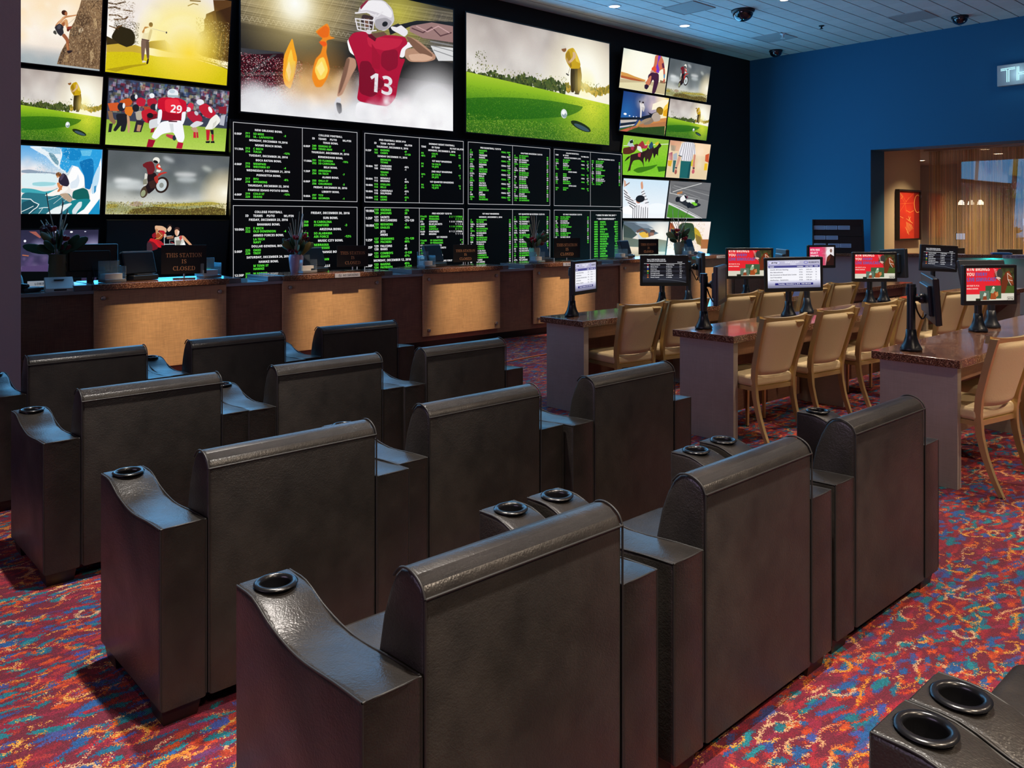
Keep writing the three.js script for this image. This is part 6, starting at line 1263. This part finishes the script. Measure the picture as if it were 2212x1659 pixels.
monitor([6.52, -2.158], -32, A, PIC.simulcast, 'nearest monitor with red simulcast advertisement, front desk', { dy: -0.015 });
monitor([6.83, -2.17], 140, [0.36, 0.25], null, 'monitor leaning back behind the nearest simulcast advertisement', { reach: 0.1, pitch: 0.3, dy: 0.02 });

// ---------------------------------------------------------------- half wall bar before the blue wall
{
  const A0 = V(13.9, 0, -7.4), d = V(1.7, 0, 2.93).normalize(), L = 3.85, turn = Math.atan2(d.x, d.z) - Math.PI / 2;   // local x runs along the bar
  const o = thing('bar_counter', 'pale grey half wall with granite top before the blue wall', 'counter', [A0.x, 0, A0.z], turn);
  mesh('half_wall', bb(0.12, L, 0, 0.945, -0.2, -0.06), M.grey, o); mesh('countertop', rbx(L + 0.02, 0.055, 0.4, 0.006, L / 2, 0.9725, -0.16), M.granite, o); mesh('end_post', bb(0.1, 0.24, 0, 0.945, -0.24, -0.05), M.grey, o);
  const on = (t, off) => [A0.x + d.x * t - d.z * -off * 1, 0, A0.z + d.z * t - d.x * off];
  const place = (t, off, y) => { const c = Math.cos(turn), s = Math.sin(turn); return [A0.x + c * t + s * off, y, A0.z - s * t + c * off]; };
  // stepped brochure rack
  const k = thing('brochure_rack', 'dark brown stepped rack with rows of pale cards on the bar', 'rack', place(0.06, -0.16, 1.0), turn);
  mesh('back_board', rbx(0.83, 0.6, 0.02, 0.004, 0.45, 0.3, -0.15), M.darkWood, k);
  mesh('side_board', sweep([[0.86], [0.88]].map(([x]) => [[x, 0, 0.13], [x, 0.0, -0.15], [x, 0.6, -0.15], [x, 0.6, -0.1]])), M.darkWood, k); mesh('side_board', sweep([[0.02], [0.04]].map(([x]) => [[x, 0, 0.13], [x, 0.0, -0.15], [x, 0.6, -0.15], [x, 0.6, -0.1]])), M.darkWood, k);
  mesh('step', bx(0.82, 0.02, 0.28, 0.45, 0.01, -0.01), M.darkWood, k);
  const card = std({ color: lin(0.36, 0.46, 0.6), roughness: 0.5 }), rows = [[0.48, -0.08, [[0.04, 0.2], [0.245, 0.2], [0.455, 0.2]]], [0.3, 0.0, [[0.04, 0.2], [0.25, 0.2]]], [0.16, 0.07, [[0.04, 0.2], [0.28, 0.19], [0.475, 0.19]]]];
  for (const [y, z, cs] of rows) { const f = mesh('step', bx(0.82, 0.18, 0.014, 0.45, 0, 0), M.darkWood, k); f.position.set(0, y - 0.1, z); f.rotation.x = -0.25; for (const [cx, cw] of cs) { const q = mesh('card_holder', rbx(cw, 0.075, 0.012, 0.003, cx + cw / 2, 0, 0), card, k); q.position.set(0, y - 0.03, z - 0.0); q.rotation.x = -0.25; mesh('print_line', merge([bx(cw * 0.8, 0.01, 0.002, cx + cw / 2, 0.016, 0.0075), bx(cw * 0.8, 0.008, 0.002, cx + cw / 2, -0.012, 0.0075)]), std({ color: lin(0.12, 0.2, 0.34), roughness: 0.6 }), q); } }
  const pl = thing('notice_plate', 'no smoking plate on the edge of the bar', 'sign', place(3.28, 0.043, 0.972), turn, 'small no smoking plates'); { const [g, m] = faced(0.42, 0.062, 0.006, smokeMat, M.white); mesh('plate', g, m, pl); }
  // low things along the bar top
  const box = thing('napkin_box', 'flat black box lying on the bar before the painting', 'box', place(1.38, -0.14, 1.001), turn); mesh('body', rbx(0.26, 0.035, 0.14, 0.008, 0, 0.018, 0), M.plastic, box); mesh('lid', rbx(0.2, 0.012, 0.1, 0.004, 0, 0.04, 0), M.black, box);
  const tray = thing('ashtray', 'small white dish on the bar before the curtain', 'dish', place(2.28, -0.16, 1.001), turn); mesh('bowl', lathe([[0.001, 0.004], [0.05, 0.006], [0.06, 0.03], [0.066, 0.03], [0.056, 0], [0.001, 0]], 24), M.white, tray);
  const blue = thing('menu_holder', 'low blue tray on the bar near the no smoking plate', 'tray', place(3.1, -0.16, 1.001), turn); mesh('tray', rbx(0.3, 0.03, 0.16, 0.008, 0, 0.016, 0), std({ color: lin(0.02, 0.16, 0.4), roughness: 0.3 }), blue); mesh('sheet', bx(0.24, 0.004, 0.12, 0, 0.034, 0), std({ color: lin(0.1, 0.35, 0.7), roughness: 0.3 }), blue);
  // dark chair backs of the lounge beyond the bar
  for (const [x, z, w, l] of [[17.3, -6.2, 0.5, 'black chair back showing above the bar before the curtain'], [17.2, -5.15, 0.46, 'black chair back above the bar at the edge of the picture']]) { const q = thing('lounge_stool', l, 'chair', [x, 0, z], -0.75, 'black chairs beyond the bar'); mesh('backrest', rbx(w, 0.36, 0.04, 0.015, 0, 0.87, 0), M.leather, q); mesh('seat', rbx(w, 0.08, 0.42, 0.02, 0, 0.66, -0.2), M.leather, q); for (const a of [-1, 1]) for (const b of [-0.38, -0.02]) mesh('leg', cyl(0.014, 0.014, 0.64, a * (w / 2 - 0.03), 0.32, b, 8), M.steel, q); }
}
// painting on the alcove wall
{
  const [c, x] = canvas(400, 740); x.fillStyle = '#c22a1a'; x.fillRect(0, 0, 400, 740); puffs(x, 30, 0, 400, 0, 740, 40, 140, ['#d8341e', '#a01c14', '#e04a20'], 0.35); x.fillStyle = '#96160f'; x.fillRect(300, 0, 100, 740); x.lineCap = 'round';
  x.strokeStyle = '#f0b060'; x.lineWidth = 10; x.beginPath(); x.ellipse(370, 190, 66, 140, 0, 0.6, 5.6); x.stroke();
  const L = (w, ...p) => { x.lineWidth = w; x.beginPath(); x.moveTo(p[0], p[1]); for (let i = 2; i < p.length; i += 2) x.lineTo(p[i], p[i + 1]); x.stroke(); };
  x.strokeStyle = '#e0783a'; L(4, 10, 20, 130, 200, 150, 330); L(4, 10, 200, 290, 180); L(4, 60, 40, 140, 160, 300, 20); L(4, 20, 330, 120, 200, 200, 90); x.strokeStyle = '#f0a858'; L(6, 30, 30, 80, 90, 50, 120); L(6, 150, 300, 220, 330, 290, 300); L(7, 20, 390, 90, 420); x.strokeStyle = '#f4c070'; L(6, 150, 430, 270, 500); L(6, 190, 390, 230, 470); L(6, 230, 400, 190, 460); for (let i = 0; i < 6; i++) L(5, 150 + 18 * i, 480 + 8 * i, 170 + 22 * i, 660 - 14 * i); L(5, 130, 560, 200, 680);
  const t = tex(c), o = thing('painting', 'tall red abstract painting with golden lines on the beige wall', 'painting', [17.52, 1.7, -7.1575]);
  const fr = []; for (const s of [-1, 1]) { fr.push(bx(0.035, 1.04, 0.08, s * 0.53, 0, 0.04)); fr.push(bx(1.025, 0.035, 0.08, 0, s * 0.5025, 0.04)); } mesh('frame', merge(fr), M.darkWood, o); mesh('canvas', new THREE.BoxGeometry(1.025, 0.97, 0.04).translate(0, 0, 0.03), [M.black, M.black, M.black, M.black, std({ map: t, roughness: 0.6 }), M.black], o);
}
// sign on the blue wall: pale box with outlined letters
{
  const o = thing('wall_sign', 'pale grey box sign with glowing outlined letters on the blue wall', 'sign', [BLUEX - 0.002, 4.07, -4.42], -Math.PI / 2);
  mesh('box', rbx(1.0, 0.36, 0.1, 0.008, 0, 0, 0.05), std({ color: lin(0.42, 0.4, 0.41), roughness: 0.5 }), o);
  const neon = glowMat([0.45, 0.85, 1.0], 1.4), z = 0.104, st = (p) => mesh('letter_outline', merge(p.slice(1).map((q, i) => bar([p[i][0], p[i][1], z], [q[0], q[1], z], 0.006, 6))), neon, o);
  st([[-0.44, 0.11], [-0.22, 0.12]]); st([[-0.44, 0.085], [-0.345, 0.09], [-0.345, -0.12]]); st([[-0.315, -0.12], [-0.315, 0.09], [-0.22, 0.095]]);
  st([[-0.19, 0.125], [-0.19, -0.11]]); st([[-0.165, 0.125], [-0.165, 0.02], [0.08, 0.025], [0.08, 0.14]]); st([[-0.165, -0.11], [-0.165, -0.01], [0.08, -0.005], [0.08, -0.1]]); st([[0.11, 0.14], [0.11, -0.1]]);
  pointLight(BLUEX - 0.25, 4.07, -4.6, { color: [0.45, 0.85, 1], cd: 0.12 });
}
// lounge beyond the curtain: pendants, a table, two lit displays, ceiling lights
{
  const dl = (x, z, l) => { const o = thing('ceiling_downlight', l, 'light', [x, 3.098, z], 0, 'warm downlights beyond the opening'); mesh('trim_ring', lathe([[0.1, 0.001], [0.13, 0.001], [0.13, -0.008], [0.105, -0.012], [0.1, 0.001]], 24), M.white, o); mesh('lens', cyl(0.1, 0.1, 0.006, 0, -0.004, 0, 24), glowMat(LIGHTS.vestibule.color, 8), o); spotLight(x, 3.07, z, x, 0, z, LIGHTS.vestibule); };
  dl(17.3, -6.2, 'warm downlight lighting the painting'); dl(17.3, -4.4, 'unseen warm downlight beyond the opening, placed to light the alcove'); dl(20.6, -6.4, 'unseen warm downlight placed to light the room behind the curtain'); dl(21.4, -8.4, 'unseen warm downlight placed to light the depth of the lounge');  // all but the first are unseen, placed to light alcove and lounge
  const shade = lathe([[0.015, 0.1], [0.03, 0.095], [0.055, 0.05], [0.062, 0], [0.058, 0], [0.05, 0.048], [0.026, 0.088], [0.012, 0.095]], 20), mm = glowMat([1, 0.86, 0.62], 3.2);
  const pend = (x, y, z, s, l) => { const o = thing('pendant_lamp', l, 'lamp', [x, y, z], 0, 'small cream pendants beyond the curtain'); mesh('shade', shade, mm, o).scale.setScalar(s); mesh('rod', cyl(0.006, 0.006, 3.1 - y - 0.1 * s, 0, 0.1 * s + (3.1 - y - 0.1 * s) / 2, 0, 6), M.steel, o); };
  [[20.9, 1.96, -7.28, 1.1, 'first of three small pendants in a row beyond the curtain'], [20.98, 1.96, -7.1, 1.1, 'second of three small pendants in a row beyond the curtain'], [21.06, 1.96, -6.92, 1.1, 'third of three small pendants in a row beyond the curtain'], [21.4, 1.97, -5.75, 1, 'small pendant left of the larger one beyond the curtain'], [20.9, 2.1, -5.3, 1.3, 'largest cream pendant at the edge of the picture'], [22.2, 1.98, -5.6, 1.1, 'small pendant under the largest one']].forEach((a) => pend(...a));
  const t = thing('dining_table', 'pale table with a white cloth beyond the curtain', 'table', [20.4, 0, -6.4]); mesh('top', rbx(0.9, 0.04, 1.6, 0.008, 0, 0.74, 0), M.cream, t); for (const a of [-0.4, 0.4]) for (const b of [-0.7, 0.7]) mesh('leg', bx(0.05, 0.72, 0.05, a, 0.36, b), M.darkWood, t);
  const sc = (x, y, z, w, h, l) => { const o = thing('lounge_screen', l, 'screen', [x, y, z], -0.75, 'pale lit screens beyond the curtain'); mesh('housing', rbx(w + 0.03, h + 0.03, 0.03, 0.006), M.bezel, o); mesh('display', bx(w, h, 0.004, 0, 0, 0.017), glowMat([0.4, 0.6, 0.9], 0.9), o); mesh('stand', cyl(0.015, 0.02, y, 0, -y / 2, -0.03, 10), M.bezel, o); };
  sc(20.6, 1.22, -7.2, 0.2, 0.14, 'pale blue screen seen through the curtain, lower one'); sc(21.2, 1.55, -6.0, 0.22, 0.15, 'pale blue screen seen through the curtain, upper one');
}
// thin orange cord across the carpet before the counter
tag(mesh('power_cable', tube([[4.6, 0.006, -6.62], [5.6, 0.006, -6.72], [6.52, 0.006, -6.86], [7.4, 0.006, -6.9], [8.4, 0.006, -7.0]], 0.009, 40, 6), std({ color: lin(0.55, 0.12, 0.03), roughness: 0.6 })), 'thin orange cable lying across the carpet before the counter', 'cable');

scene.traverse((o) => { if (o.isMesh) { o.castShadow = true; o.receiveShadow = true; } });
renderer.render(scene, camera);
